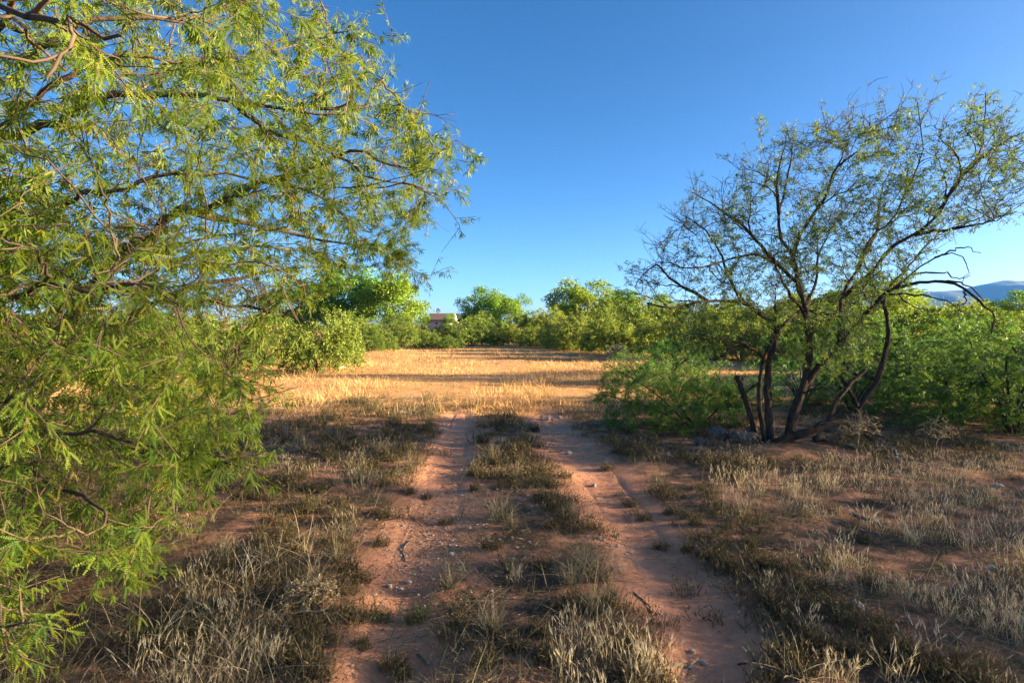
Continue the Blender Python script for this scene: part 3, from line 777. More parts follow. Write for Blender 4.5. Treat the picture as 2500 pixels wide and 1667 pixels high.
RPOLY = [(1540, 735), (1545, 700), (1590, 620), (1625, 545), (1700, 455), (1730, 470), (1800, 400), (1860, 350), (1915, 300), (1985, 300), (2040, 290), (2110, 265), (2140, 300), (2225, 215), (2290, 300), (2330, 330), (2380, 215), (2440, 225), (2470, 310), (2560, 300), (2560, 480), (2450, 540), (2380, 560), (2270, 600), (2230, 680), (2200, 740), (2100, 770), (1950, 790), (1800, 780), (1700, 770), (1600, 760)]
def sample_poly(poly, n, r, dlo, dhi, blobs=None):
    pu = [p[0] for p in poly]; pv = [p[1] for p in poly]; out = []
    while len(out) < n:
        k = 4 * n
        u = r.uniform(min(pu), max(pu), k); v = r.uniform(min(pv), max(pv), k)
        ok = in_poly(u, v, poly); u, v = u[ok], v[ok]
        d = r.uniform(dlo, dhi, len(u))
        out += [at(a_, b_, c_) for a_, b_, c_ in zip(u, v, d)][:n - len(out)]
    return np.array(out)
# crown volume: an ellipsoid round the limbs, cut by the outline
def crown_pts(n, r, c, rad, poly, shell=0.0):
    out = np.zeros((0, 3))
    while len(out) < n:
        p = r.uniform(-1, 1, (6 * n, 3)); q = np.linalg.norm(p, axis=1)
        p = p[(q < 1) & (q > shell)] * np.array(rad) + np.array(c)
        p = p[p[:, 1] > 0.9]
        u, v = project(p)
        if poly is not None: p = p[in_poly(u, v, poly)]
        out = np.vstack([out, p])
    return out[:n]
rc = at(2010, 560, RB)
tg1 = crown_pts(140, r, (rc[0], RB, rc[2] - 0.2), (3.6, 1.9, 2.5), RPOLY)
P1, R1 = grow(sk, tg1, r, n=9, r0=0.012, r1=0.004, follow=0.35, wig=0.03, passes=3, up=0.04, ang=1.6)
tg2 = crown_pts(1450, r, (rc[0], RB, rc[2] - 0.2), (3.7, 2.0, 2.6), RPOLY)
P2, R2 = grow(sk, tg2, r, n=6, r0=0.005, r1=0.0022, follow=0.3, wig=0.05, passes=3, up=0.03, ang=1.5)
tips = P1[:, -1]; tt = unit(P1[:, -1] - P1[:, -2]); rad = unit(tips - np.array([base[0], base[1], 1.2]))
sel = np.repeat(np.arange(len(tips)), 2)
sd = unit(tt[sel] * .4 + rad[sel] * .9 + np.array([0, 0, .2]) + r.normal(size=(len(sel), 3)) * .22)
sl = r.uniform(.15, .5, (len(sel), 1)); q_ = np.linspace(0, 1, 6)[None, :, None]
PS = tips[sel][:, None] + sd[:, None] * sl[:, None] * q_ + r.normal(size=(len(sel), 6, 3)) * .012 * q_
P2 = np.concatenate([P2, PS]); R2 = np.concatenate([R2, np.tile(np.linspace(.0045, .0018, 6), (len(sel), 1))])
# short spur twigs
ps, tn = along(P2, r, 3, 0.3, 1.0)
tip = ps + leaf_dirs(tn, r, 1.1, -0.2, 0.8) * r.uniform(0.06, 0.22, (len(ps), 1))
P3 = np.stack([ps, (ps + tip) / 2 + r.normal(size=ps.shape) * 0.012, tip], 1); R3 = np.tile([0.0028, 0.0024, 0.0018], (len(P3), 1))
o_ = np.array(rt.location)
V1, q1 = tubes(P1, R1, 5)
tag(link("branches", mesh_np("branches", V1 - o_, quads=q1, smooth=True, mat=M['twig_dark']), rt), kind="stuff")
V2, q2 = tubes(P2, R2, 3); V3, q3 = tubes(P3, R3, 3)
tag(link("twigs", mesh_np("twigs", np.vstack([V2, V3]) - o_, quads=np.vstack([q2, q3 + len(V2)]), mat=M['twig_dark']), rt), kind="stuff")
# bare twigs low inside the crown
lowT = sample_poly([(1620, 770), (1800, 760), (2150, 780), (2150, 880), (2050, 930), (1900, 880), (1700, 900), (1620, 850)], 620, r, RB - 1.3, RB + 1.2)
P4, R4 = grow(sk, lowT, r, n=7, r0=0.008, r1=0.002, follow=0.35, wig=0.06, passes=4, ang=1.2)
V4, q4 = tubes(P4, R4, 4)
tag(link("bare_twigs", mesh_np("bare_twigs", V4 - o_, quads=q4, mat=M['twig_dark']), rt), kind="stuff")
LT = leaf_ribbon(0.042, 0.0046, 0.010, 0.5)
pa, ta = along(P2, r, 9, 0.35, 1.0); pb, tb = along(P3, r, 4, 0.4, 1.0); pc, tc_ = along(P4, r, 14, 0.45, 1)
pos = np.vstack([pa, pb, pc]); tan = np.vstack([ta, tb, tc_])
keep = vnoise(pos[:, 0] * 2.2 + 40, pos[:, 2] * 2.2 + pos[:, 1] * 1.3, 12) > 0.46
pos, tan = pos[keep], tan[keep]
lf = place(LT, pos, leaf_dirs(tan, r, 1.0, 0.1, 0.7), r, (0.8, 1.5), 0.9)
tag(link("foliage", mesh_np("foliage", lf[0] - o_, lf[1], rnd=lf[2], mat=M['mesq_blue']), rt), kind="stuff")

# ================================================================== LEFT MESQUITE
r = np.random.default_rng(47)
lbase = np.array([-5.3, 5.2, 0.0])
lt = tag(empty("mesquite_tree", tuple(lbase)), "big leafy mesquite filling the left side with drooping feathery foliage", "tree")
sk = Skel()
LIMBS = [  # control points (px, py, depth), radii
    ("trunk", [(-170, 1220, 5.2), (-90, 1080, 5.2), (54, 905, 5.1), (122, 837, 5.0), (220, 720, 4.9), (303, 616, 4.8), (342, 598, 4.75), (376, 567, 4.7), (406, 533, 4.65), (450, 513, 4.6), (508, 513, 4.5), (557, 484, 4.45), (616, 450, 4.4), (700, 430, 4.3), (800, 400, 4.2)], 0.085, 0.008),
    ("trunk", [(-180, 1230, 5.1), (-60, 1120, 4.9), (60, 1020, 4.7), (125, 945, 4.6), (172, 875, 4.6), (283, 803, 4.6), (314, 780, 4.6), (383, 734, 4.6), (480, 700, 4.7), (620, 670, 4.9), (760, 650, 5.1)], 0.07, 0.008),
    ("trunk", [(-200, 1210, 5.4), (-160, 900, 5.2), (-120, 600, 4.7), (-60, 400, 4.3), (0, 338, 4.1), (137, 295, 3.9), (220, 245, 3.8), (274, 230, 3.8), (406, 230, 3.8), (489, 235, 3.8), (572, 254, 3.8), (772, 267, 3.9), (900, 300, 4.0)], 0.052, 0.006),
    ("trunk", [(-170, 1240, 5.2), (-80, 1150, 4.6), (0, 1090, 4.2), (80, 1060, 4.0), (230, 1085, 3.8), (383, 1113, 3.7), (490, 1124, 3.6), (620, 1150, 3.5)], 0.06, 0.005),
    ("limb", [(-60, 400, 4.3), (0, 308, 3.7), (64, 254, 3.5), (161, 186, 3.4), (230, 147, 3.4), (318, 134, 3.4), (450, 150, 3.5), (600, 130, 3.7), (720, 110, 3.9)], 0.024, 0.006),
    ("limb", [(-120, 600, 4.7), (-80, 200, 3.6), (0, 68, 3.2), (29, 64, 3.2), (117, 108, 3.1), (196, 54, 3.1), (342, 42, 3.2), (440, 54, 3.3), (513, 34, 3.4), (587, 0, 3.5)], 0.024, 0.006),
    ("limb", [(-100, 700, 4.8), (0, 489, 3.9), (137, 501, 3.8), (210, 469, 3.7), (284, 469, 3.7), (381, 430, 3.7), (587, 430, 3.8), (740, 470, 3.9), (880, 500, 4.1)], 0.024, 0.006),
    ("limb", [(450, 513, 4.6), (560, 540, 4.9), (680, 560, 5.2), (800, 590, 5.4), (930, 600, 5.5)], 0.034, 0.006),
    ("limb", [(303, 616, 4.8), (380, 640, 5.2), (500, 620, 5.5), (640, 600, 5.8), (760, 640, 6.0)], 0.034, 0.006),
    ("limb", [(616, 450, 4.4), (760, 410, 4.4), (850, 365, 4.4), (960, 400, 4.4), (1020, 405, 4.4), (1110, 345, 4.4)], 0.018, 0.004),
    ("limb", [(572, 254, 3.8), (660, 330, 3.9), (760, 350, 4.0), (900, 430, 4.2), (1000, 450, 4.3), (1075, 480, 4.4)], 0.018, 0.004),
    ("limb", [(772, 267, 3.9), (790, 180, 4.0), (800, 100, 4.0), (860, 60, 4.1)], 0.012, 0.004),
    ("limb", [(772, 267, 3.9), (880, 260, 4.0), (930, 200, 4.1), (980, 260, 4.2), (1020, 300, 4.2)], 0.012, 0.004),
    ("limb", [(930, 600, 5.5), (975, 620, 5.45), (1000, 660, 5.4)], 0.006, 0.003),
    ("limb", [(383, 734, 4.6), (520, 740, 4.3), (650, 760, 4.1), (760, 790, 4.0)], 0.022, 0.005),
    ("limb", [(122, 837, 5.0), (168, 711, 4.0), (260, 705, 3.7), (367, 692, 3.5), (480, 700, 3.4)], 0.022, 0.005),
    ("limb", [(172, 875, 4.6), (260, 900, 4.0), (352, 918, 3.8), (425, 872, 3.7)], 0.040, 0.026),
    ("limb", [(260, 960, 4.2), (371, 952, 3.8), (494, 944, 3.7), (551, 902, 3.7), (574, 883, 3.7)], 0.017, 0.006),
    ("limb", [(494, 944, 3.7), (522, 953, 3.65), (545, 948, 3.6)], 0.009, 0.004),
    ("limb", [(0, 1090, 4.2), (60, 1150, 3.0), (150, 1190, 2.6), (230, 1240, 2.4), (330, 1330, 2.3)], 0.016, 0.004),
    ("limb", [(-80, 1150, 4.6), (-120, 1200, 3.4), (-60, 1330, 2.5), (0, 1500, 2.1), (60, 1560, 2.0)], 0.018, 0.004),
    ("limb", [(-160, 900, 5.2), (-120, 760, 3.2), (0, 740, 2.6), (80, 690, 2.4), (180, 700, 2.3), (300, 690, 2.3)], 0.022, 0.004),
    ("limb", [(-120, 600, 4.7), (-150, 100, 2.6), (60, 40, 2.0), (180, 60, 1.8), (300, 90, 1.75)], 0.022, 0.004),
    ("limb", [(-60, 1120, 4.9), (0, 985, 2.9), (80, 1040, 2.7), (200, 1060, 2.6), (400, 1080, 2.6), (560, 1120, 2.7)], 0.016, 0.004),
    ("limb", [(-160, 900, 5.2), (0, 850, 6.2), (200, 700, 6.8), (420, 600, 7.0), (640, 560, 7.0)], 0.06, 0.008),
    ("limb", [(-200, 1210, 5.4), (-300, 700, 5.6), (-300, 200, 5.5), (-200, -150, 5.4), (100, -250, 5.2), (400, -200, 5.0)], 0.07, 0.008),
]
for nm, pts, r0, r1 in LIMBS:
    n = max(12, 3 * len(pts))
    limb_obj(lt, nm, [at(*p) for p in pts], r0, r1, M['bark'], n=n, sides=8 if r0 > 0.03 else 6, sk=sk, wob=0.012, r=r)
# outline of the crown in the picture (beyond the frame's edges it goes on)
LPOLY = [(-700, -500), (700, -500), (760, -40), (800, 20), (850, 50), (850, 120), (905, 150), (930, 210), (1000, 245), (1045, 300), (1020, 350), (1060, 350), (1120, 318), (1130, 340), (1080, 400), (1050, 430), (1088, 470), (1075, 500), (1010, 490), (1040, 580), (1030, 610), (980, 600), (1020, 660), (1000, 690), (960, 640), (880, 670), (800, 720), (730, 770), (680, 840), (640, 900), (660, 1010), (560, 1050), (660, 1090), (690, 1160), (640, 1180), (560, 1150), (470, 1240), (430, 1310), (340, 1440), (270, 1380), (200, 1300), (60, 1330), (100, 1500), (80, 1640), (-200, 1700), (-700, 1300)]
C1, A1 = (-3.2, 4.6, 2.95), (4.0, 2.6, 2.75)
C2, A2 = (-2.5, 3.0, 1.1), (2.1, 1.5, 1.15)
C3, A3 = (-2.6, 2.3, 2.6), (1.6, 1.0, 1.1)
def left_pts(n, r):
    a_ = crown_pts(int(n * 0.64), r, C1, A1, LPOLY); b_ = crown_pts(int(n * 0.29), r, C2, A2, LPOLY); c_ = crown_pts(n - len(a_) - len(b_), r, C3, A3, LPOLY)
    p = np.vstack([a_, b_, c_])
    p = p[(p[:, 2] > 0.15) & (np.linalg.norm(p - np.array([0, 0, CAM_H]), axis=1) > 1.85)]
    return p
P1, R1 = grow(sk, left_pts(330, r), r, n=9, r0=0.015, r1=0.005, follow=0.5, wig=0.05, passes=4)
sprays = np.vstack([at(u, v, d) + r.normal(size=(9, 3)) * np.array([.15, .15, .12]) for u, v, d in
                    [(1085, 355, 4.4), (1040, 390, 4.4), (1050, 465, 4.4), (1000, 300, 4.2), (960, 250, 4.2), (1010, 590, 5.4), (985, 650, 5.4), (940, 590, 5.4), (860, 110, 4.1)]])
P2, R2 = grow(sk, np.vstack([left_pts(3500, r), sprays]), r, n=7, r0=0.006, r1=0.0024, follow=0.45, wig=0.06, passes=4, cap=6000)
ps, tn = along(P2, r, 2, 0.3, 1.0)
tip = ps + leaf_dirs(tn, r, 1.0, 0.15, 0.9) * r.uniform(0.08, 0.26, (len(ps), 1))
P3 = np.stack([ps, tip], 1); R3 = np.tile([0.0024, 0.0016], (len(P3), 1))
o_ = lbase
V1, q1 = tubes(P1, R1, 5)
tag(link("branches", mesh_np("branches", V1 - o_, quads=q1, smooth=True, mat=M['twig']), lt), kind="stuff")
V2, q2 = tubes(P2, R2, 3); V3, q3 = tubes(P3, R3, 3)
tag(link("twigs", mesh_np("twigs", np.vstack([V2, V3]) - o_, quads=np.vstack([q2, q3 + len(V2)]), mat=M['twig']), lt), kind="stuff")
pa, ta = along(P2, r, 21, 0.12, 1.0); pb, tb = along(P3, r, 12, 0.15, 1.0)
pos = np.vstack([pa, pb]); tan = np.vstack([ta, tb])
keep = vnoise(pos[:, 0] * 1.6 + 40, pos[:, 2] * 1.6 + pos[:, 1] * 1.1, 12) > np.where(pos[:, 2] < 1.9, 0.34, 0.22)
keep &= ~((pos[:, 2] > .55) & (pos[:, 2] < 1.75) & (pos[:, 0] < -1.7) & (r.random(len(pos)) < .5))
pos, tan = pos[keep], tan[keep]
dist = np.linalg.norm(pos - np.array([0, 0, CAM_H]), axis=1)
dirs = leaf_dirs(tan, r, 0.9, 0.5, 0.6)
near = dist < 3.1
vis_u, vis_v = project(pos)
off = (vis_u < -120) | (vis_v < -120)
mid = ~near & ~off
TN, TM, TO = leaf_template(9, 0.050, 0.0046, 0.014, 0.40), leaf_ribbon(0.052, 0.0038, 0.014, 0.36), leaf_ribbon(0.09, 0.0065)
off_keep = off & (r.random(len(off)) < 0.2)
parts = []
for sel, T in ((near, TN), (mid, TM), (off_keep, TO)):
    if sel.any(): parts.append(place(T, pos[sel], dirs[sel], r, (0.75, 1.3), 0.8))
print("left mesquite leaves", near.sum(), mid.sum(), off.sum())
V, F, rv = merge(parts)
tag(link("foliage", mesh_np("foliage", V - o_, F, rnd=rv, mat=M['mesq']), lt), kind="stuff")

# ================================================================== NEARER SHRUBS on the right
SHR = []
for k in range(3):
    SHR.append(bush_set(300 + k, M['shrub'], M['twig_dark'], h=2.0, wd=3.2, ntw=330, per=28, stems=12, templ=leaf_ribbon(0.06, 0.0085, 0.012, 0.45), low=0.04, jit=0.013))
RS = [(2470, 8.6, 800, 460, "dense green shrub at the right edge nearest the camera, its foot in shade"),
      (2330, 10.0, 812, 420, "dense green shrub just right of the open mesquite's right trunk"),
      (2560, 10.8, 750, 500, "tall green shrub at the right edge rising above the nearer one"),
      (2230, 13.0, 822, 280, "green shrub behind the right trunk of the open mesquite"),
      (2420, 13.5, 762, 420, "yellow-green lit shrub under the dead hooked branch"),
      (2290, 16.0, 772, 330, "yellow-green lit shrub behind the shaded ones, below the mountain's left end"),
      (2120, 21.0, 790, 230, "lit shrub between the main trunk and the right trunk of the open mesquite"),
      (2112, 15.4, 748, 270, "yellow-green shrub right behind the lichened right trunk, taller than its neighbours"),
      (2500, 17.0, 748, 420, "lit shrub at the right edge behind the tall green one"),
      (1640, 19.0, 820, 170, "small feathery lit shrub left behind the open mesquite"),
      (1930, 22.0, 800, 190, "lit shrub behind the trunks of the open mesquite")]
SPARSE = [bush_set(340 + k, M['shrub'], M['twig_dark'], h=2.0, wd=3.2, ntw=170, per=26, stems=8, templ=leaf_ribbon(0.06, 0.0085, 0.012, 0.45), low=0.04) for k in range(2)]
for i, (px, d, top, wp, lab) in enumerate([(1650, 12.0, 872, 230, "sparse feathery shrub seen over the low sprawling shrub's left half"), (1790, 10.6, 878, 250, "sparse feathery shrub directly behind the open mesquite's left trunks"),
        (1960, 11.2, 866, 250, "sparse feathery shrub directly behind the open mesquite's main trunk"), (2080, 10.4, 872, 220, "sparse feathery shrub between the main and right trunks of the open mesquite"),
        (1560, 15.5, 850, 190, "sparse feathery shrub at the right edge of the field beyond the sprawling shrub")]):
    p = at(px, top, d)
    put_bush(SPARSE[i % 2], "mesquite_shrub", p[0], d, wp / FPX * d / 3.0, p[2] / 1.72, i * 1.3, lab, "shrub", "sparse shrubs behind the open mesquite")
rs = np.random.default_rng(8)
for i, (px, d, top, wp, lab) in enumerate(RS):
    p = at(px, top, d)
    put_bush(SHR[i % 3], "mesquite_shrub", p[0], d, wp / FPX * d / 3.0, p[2] / 1.95, rs.uniform(0, 6.28), lab, "shrub", "shrubs on the right")
# tall cottonwoods out of frame to the right and behind: they shade the foreground from the low sun, crowns thinned to leak some in
TH = [(55, 3.4, 12.3), (56, -1.8, 12.6), (54, -7.0, 12.3), (56, -12.4, 12.7), (55, -17.8, 12.4), (55, -23.4, 12.5), (63, 0.6, 13.8), (64, -6.2, 14.0), (63, -13.0, 13.8), (64, -20.0, 14.0)]
for i, (x, y, h) in enumerate(TH):
    o = tag(empty("cottonwood_tree", (x, y, 0)), "tall cottonwood out of frame to the right, %s of the shade-casting stand" % orde(i), "tree", "stand of cottonwoods out of frame to the right")
    o.rotation_euler.z = i * 1.7; o.scale = (1.35, 1.35, h * 1.22 / 8.1)
    t, b, c = COTTON[4 + i % 2]
    link("trunk", t, o); link("branches", b, o); tag(link("crown", c, o), kind="stuff")

o = tag(empty("cottonwood_tree", (40, 14.3, 0)), "slender cottonwood out of frame to the right, its shadow a band across the field", "tree")
o.scale = (0.58, 0.58, 10.4 / 8.1)
for nm, me in zip(("trunk", "branches", "crown"), COTTON[2]): link(nm, me, o)
# the low feathery shrub spreading in front of the open mesquite
r = np.random.default_rng(71)
fb = gnd(1690, 1040)
fs = tag(empty("mesquite_shrub", (fb[0], fb[1], 0.0)), "low feathery green shrub sprawling over the track edge at the open mesquite's left foot", "shrub")
sk = Skel()
FPOLY = [(1440, 870), (1480, 905), (1560, 880), (1640, 900), (1760, 910), (1830, 960), (1840, 1040), (1780, 1050), (1700, 1060), (1640, 1085), (1630, 1100), (1600, 1075), (1540, 1060), (1460, 1050), (1480, 1010), (1420, 985), (1470, 950), (1440, 930), (1490, 915)]
fd = fb[1]
for pts in ([(1700, 1050, fd), (1600, 1000, fd - .2), (1500, 970, fd - .4), (1440, 960, fd - .5)], [(1690, 1045, fd), (1600, 960, fd + .1), (1510, 905, fd + .1), (1450, 875, fd + .1)],
            [(1695, 1045, fd), (1640, 960, fd + .3), (1600, 900, fd + .5)], [(1700, 1045, fd), (1720, 970, fd + .2), (1740, 920, fd + .4)],
            [(1700, 1050, fd), (1640, 1040, fd - .4), (1560, 1045, fd - .8), (1490, 1050, fd - .9)], [(1700, 1050, fd), (1670, 1060, fd - .4), (1640, 1090, fd - .7)],
            [(1705, 1045, fd), (1770, 980, fd - .2), (1810, 960, fd - .3)]):
    limb_obj(fs, "stem", [at(*p) for p in pts], 0.017, 0.004, M['twig_dark'], n=12, sides=5, sk=sk, wob=0.008, r=r)
fc = at(1630, 985, fd)
P1, R1 = grow(sk, crown_pts(420, r, fc, (1.35, 1.0, 0.75), FPOLY), r, n=7, r0=0.006, r1=0.002, follow=0.45, wig=0.06, passes=4)
pos, tan = along(P1, r, 15, 0.25, 1.0)
lf = place(leaf_template(5, 0.06, 0.009, 0.012, 0.5), pos, leaf_dirs(tan, r, 0.9, 0.0, 0.8), r, (0.8, 1.3), 0.8)
o_ = np.array(fs.location); V1, q1 = tubes(P1, R1, 3)
tag(link("twigs", mesh_np("twigs", V1 - o_, quads=q1, mat=M['twig_dark']), fs), kind="stuff")
tag(link("foliage", mesh_np("foliage", lf[0] - o_, lf[1], rnd=lf[2], mat=M['shrub']), fs), kind="stuff")

# ================================================================== ROCKS
def rock_mesh(r, name, mat, sub=3, rough=0.18, flat=0.7):
    import bmesh
    bm = bmesh.new(); bmesh.ops.create_icosphere(bm, subdivisions=sub, radius=1.0)
    V = np.array([v.co[:] for v in bm.verts]); F = np.array([[v.index for v in f.verts] for f in bm.faces]); bm.free()
    for _ in range(7):   # knock facets off
        n = unit(r.normal(size=3)); dd = V @ n; lim = r.uniform(0.55, 0.85)
        V = V - np.outer(np.maximum(dd - lim, 0) * 0.85, n)
    for f_, a_ in ((2.0, rough), (5.0, rough * 0.4)):
        ph = r.uniform(0, 6, 3)
        V = V * (1 + a_ * (np.sin(V[:, 0:1] * f_ + ph[0]) * np.sin(V[:, 1:2] * f_ + ph[1]) * np.sin(V[:, 2:3] * f_ + ph[2])))
    if sub > 3:   # pits and lumps
        for f_, a_ in ((3.2, .16), (7.5, .09), (17, .05)):
            V = V * (1 + a_ * (vnoise(V[:, 0] * f_ + V[:, 2] * f_ * .7 + 9, V[:, 1] * f_ - V[:, 2] * f_ * .6 + 5, int(f_)) - .5))[:, None] * 1.0
    V *= np.array([1, 0.8, flat])
    return mesh_np(name, V, F, smooth=sub > 2, mat=mat)
r = np.random.default_rng(91)
BM = [rock_mesh(r, "boulder", M['boulder'], 5, 0.22, 0.75) for _ in range(3)]
for i, (px, py, hw_, lab) in enumerate([(1765, 1088, 0.155, "pitted grey conglomerate boulder, upper left of the pair at the mesquite's foot"),
                                      (1820, 1096, 0.185, "largest pitted grey conglomerate boulder touching the mesquite's trunk foot"),
                                      (1718, 1094, 0.11, "small grey boulder half hidden by dry grass left of the boulder pair"),
                                      (1842, 1066, 0.10, "small grey rock behind the largest boulder against the mesquite's base"),
                                      (2035, 1062, 0.10, "grey rock behind the dry weed at the foot of the right trunk")]):
    x, y = gnd(px, py)
    o = tag(link("boulder", BM[i % 3]), lab, "boulder", "boulders at the mesquite's foot")
    hw_ *= 0.86
    o.location = (x, y + 0.1, gz(x, y) + hw_ * 0.5); o.scale = (hw_,) * 3; o.rotation_euler = (0, 0, r.uniform(0, 6))
    if i == 0: o.location.z += 0.06
x, y = gnd(826, 903)
o = tag(link("rock", rock_mesh(r, "rock", M['stone'], 3, 0.2, 0.6)), "bright white rock lying in golden grass under the fuzzy left bush", "rock")
o.location = (x, y, 0.09); o.scale = (0.19, 0.15, 0.17)
STM = [rock_mesh(r, "stone", M['stone'], 2, 0.2, 0.55) for _ in range(4)]
stones = [(1451, 1170, .036, "flat white stone in the right rut beside the low feathery shrub"), (1464, 1303, .022, "white stone, left one of the close pair on the right rut's left edge"),
          (1474, 1306, .018, "white stone, right one of the close pair on the right rut's left edge"), (1493, 1318, .015, "small white stone just below the close pair in the right rut"),
          (1508, 1318, .020, "round whitish stone in the right rut, right of the close pair"), (1502, 1291, .022, "grey stone in the right rut above the close pair"),
          (1527, 1334, .014, "tiny pale stone in the right rut, rightmost below the close pair"), (1691, 1570, .022, "upper white stone of two low in the right rut"),
          (1718, 1594, .021, "lower white stone of two low in the right rut"), (1827, 1563, .011, "tiny white stone on the right edge of the right rut near the bottom"),
          (1146, 1280, .024, "white stone at the left edge of the middle grass strip"), (998, 1404, .026, "white stone in the pebbly part of the left rut, rightmost of three"),
          (950, 1416, .024, "white stone in the pebbly part of the left rut, leftmost of three"), (978, 1420, .02, "white stone in the pebbly part of the left rut, middle of three"),
          (1102, 1344, .026, "whitish stone in the left rut above the green grass mound"), (1098, 1318, .02, "pale stone in the left rut at the strip's edge"),
          (1388, 1092, .045, "white stone lying between the ruts where the track narrows"), (1338, 1018, .07, "broad pale stone flush with the soil near the sunlit edge, left"),
          (1368, 1014, .05, "broad pale stone flush with the soil near the sunlit edge, right"), (2092, 1474, .055, "grey-blue angular stone among dry grass on the right"),
          (1686, 1611, .022, "grey stone beside the two white ones low in the right rut"), (2420, 1375, .03, "small white stone in the pale grass at far right"),
          (2190, 1160, .04, "white stone below the dry weeds on the right"), (2440, 1192, .05, "small pale stone in dark litter at the right edge"),
          (1630, 1113, .05, "pale stone in the shade just left of the boulders' dry grass"), (1075, 1045, .05, "pale stone in the left rut far up the track")]
for i, (px, py, s_, lab) in enumerate(stones):
    x, y = gnd(px, py)
    if 'grey-blue' in lab or 'grey stone' in lab: me = rock_mesh(r, "stone", M['bluestone'], 2, 0.2, 0.6)
    else: me = STM[i % 4]
    o = tag(link("stone", me), lab, "stone", "loose stones on the ground")
    o.location = (x, y, gz(x, y) + s_ * 0.3); o.scale = (s_, s_, s_); o.rotation_euler = (0, 0, r.uniform(0, 6))

# pebbles and grit: too many to count
ico_v = np.array([(0, 0, .7), (1, 0, 0), (.2, .9, 0), (-.9, .4, 0), (-.6, -.8, 0), (.5, -.8, 0)]); ico_f = np.array([(0, 1, 2), (0, 2, 3), (0, 3, 4), (0, 4, 5), (0, 5, 1)])
n = 13000
d_ = 2.2 + 10.5 * r.random(n) ** 1.6; x_ = r.uniform(-0.92, 0.92, n) * d_
w_ = vnoise(x_ * 1.1, d_ * 1.1, 21)
rd = rut_dist(x_, d_)
gl = np.exp(-(((x_ + 0.55) / 0.45) ** 2 + ((d_ - 3.9) / 1.0) ** 2))  # the pebbly part of the left rut
keep = r.random(n) < np.clip((w_ - 0.38) * 1.8, 0.08, 1) * np.where(rd < 1.1, 0.75, 0.8) + gl * 0.9
x_, d_ = x_[keep], d_[keep]
n = 2600; xa = r.normal(-0.62, 0.33, n); ya = r.normal(4.1, 0.75, n); x_ = np.concatenate([x_, xa]); d_ = np.concatenate([d_, ya])
sz = 0.0030 + 0.011 * r.random(len(x_)) ** 5.0
sz *= np.clip(d_ / 4, 0.8, 2.2)
yaw = r.uniform(0, 6.28, len(x_)); c_, s_ = np.cos(yaw), np.sin(yaw)
Vp = np.stack([ico_v[None, :, 0] * c_[:, None] - ico_v[None, :, 1] * s_[:, None], ico_v[None, :, 0] * s_[:, None] + ico_v[None, :, 1] * c_[:, None], np.repeat(ico_v[None, :, 2], len(x_), 0)], 2) * sz[:, None, None]
Vp += np.stack([x_, d_, ground_z(x_, d_) + 0.006 - sz * 0.15], 1)[:, None]
Fp = (ico_f[None] + (np.arange(len(x_)) * 6)[:, None, None]).reshape(-1, 3)
tag(link("pebbles", mesh_np("pebbles", Vp.reshape(-1, 3), Fp, rnd=np.repeat(r.random(len(x_)), 6), mat=M['pebble'])), "small pale pebbles and grit strewn over the red soil", "pebbles", kind="stuff")

# ================================================================== GRASS
def ribbons(base, d, L, wd, bend, r, val, segs=2):
    """tapered bent blades -> (V,F,rnd)"""
    N = len(base); d = unit(d)
    side = unit(np.cross(d, r.normal(size=(N, 3))))
    bdir = unit(np.stack([d[:, 0], d[:, 1], np.zeros(N)], 1) + r.normal(size=(N, 3)) * 0.25)
    bdir[:, 2] = -0.35
    s = np.linspace(0, 1, segs + 1)
    ctr = base[:, None] + d[:, None] * (L[:, None] * s[None])[..., None] + bdir[:, None] * (L[:, None] * bend[:, None] * s[None] ** 2)[..., None]
    V = []
    for k in range(segs):
        ww = (wd * (1 - 0.55 * s[k]))[:, None]
        V += [ctr[:, k] - side * ww / 2, ctr[:, k] + side * ww / 2]
    V.append(ctr[:, -1])
    V = np.stack(V, 1); m = V.shape[1]
    F = []
    for k in range(segs - 1): F += [(2 * k, 2 * k + 1, 2 * k + 3), (2 * k, 2 * k + 3, 2 * k + 2)]
    F.append((2 * segs - 2, 2 * segs - 1, 2 * segs))
    F = (np.array(F)[None] + (np.arange(N) * m)[:, None, None]).reshape(-1, 3)
    return V.reshape(-1, 3), F, np.repeat(val, m), ctr[:, -1], unit(ctr[:, -1] - ctr[:, -2])

def cone_dirs(r, n, spread):
    a_ = r.uniform(0, 6.283, n); t = np.abs(r.normal(0, spread, n))
    return np.stack([np.sin(t) * np.cos(a_), np.sin(t) * np.sin(a_), np.cos(t)], 1)

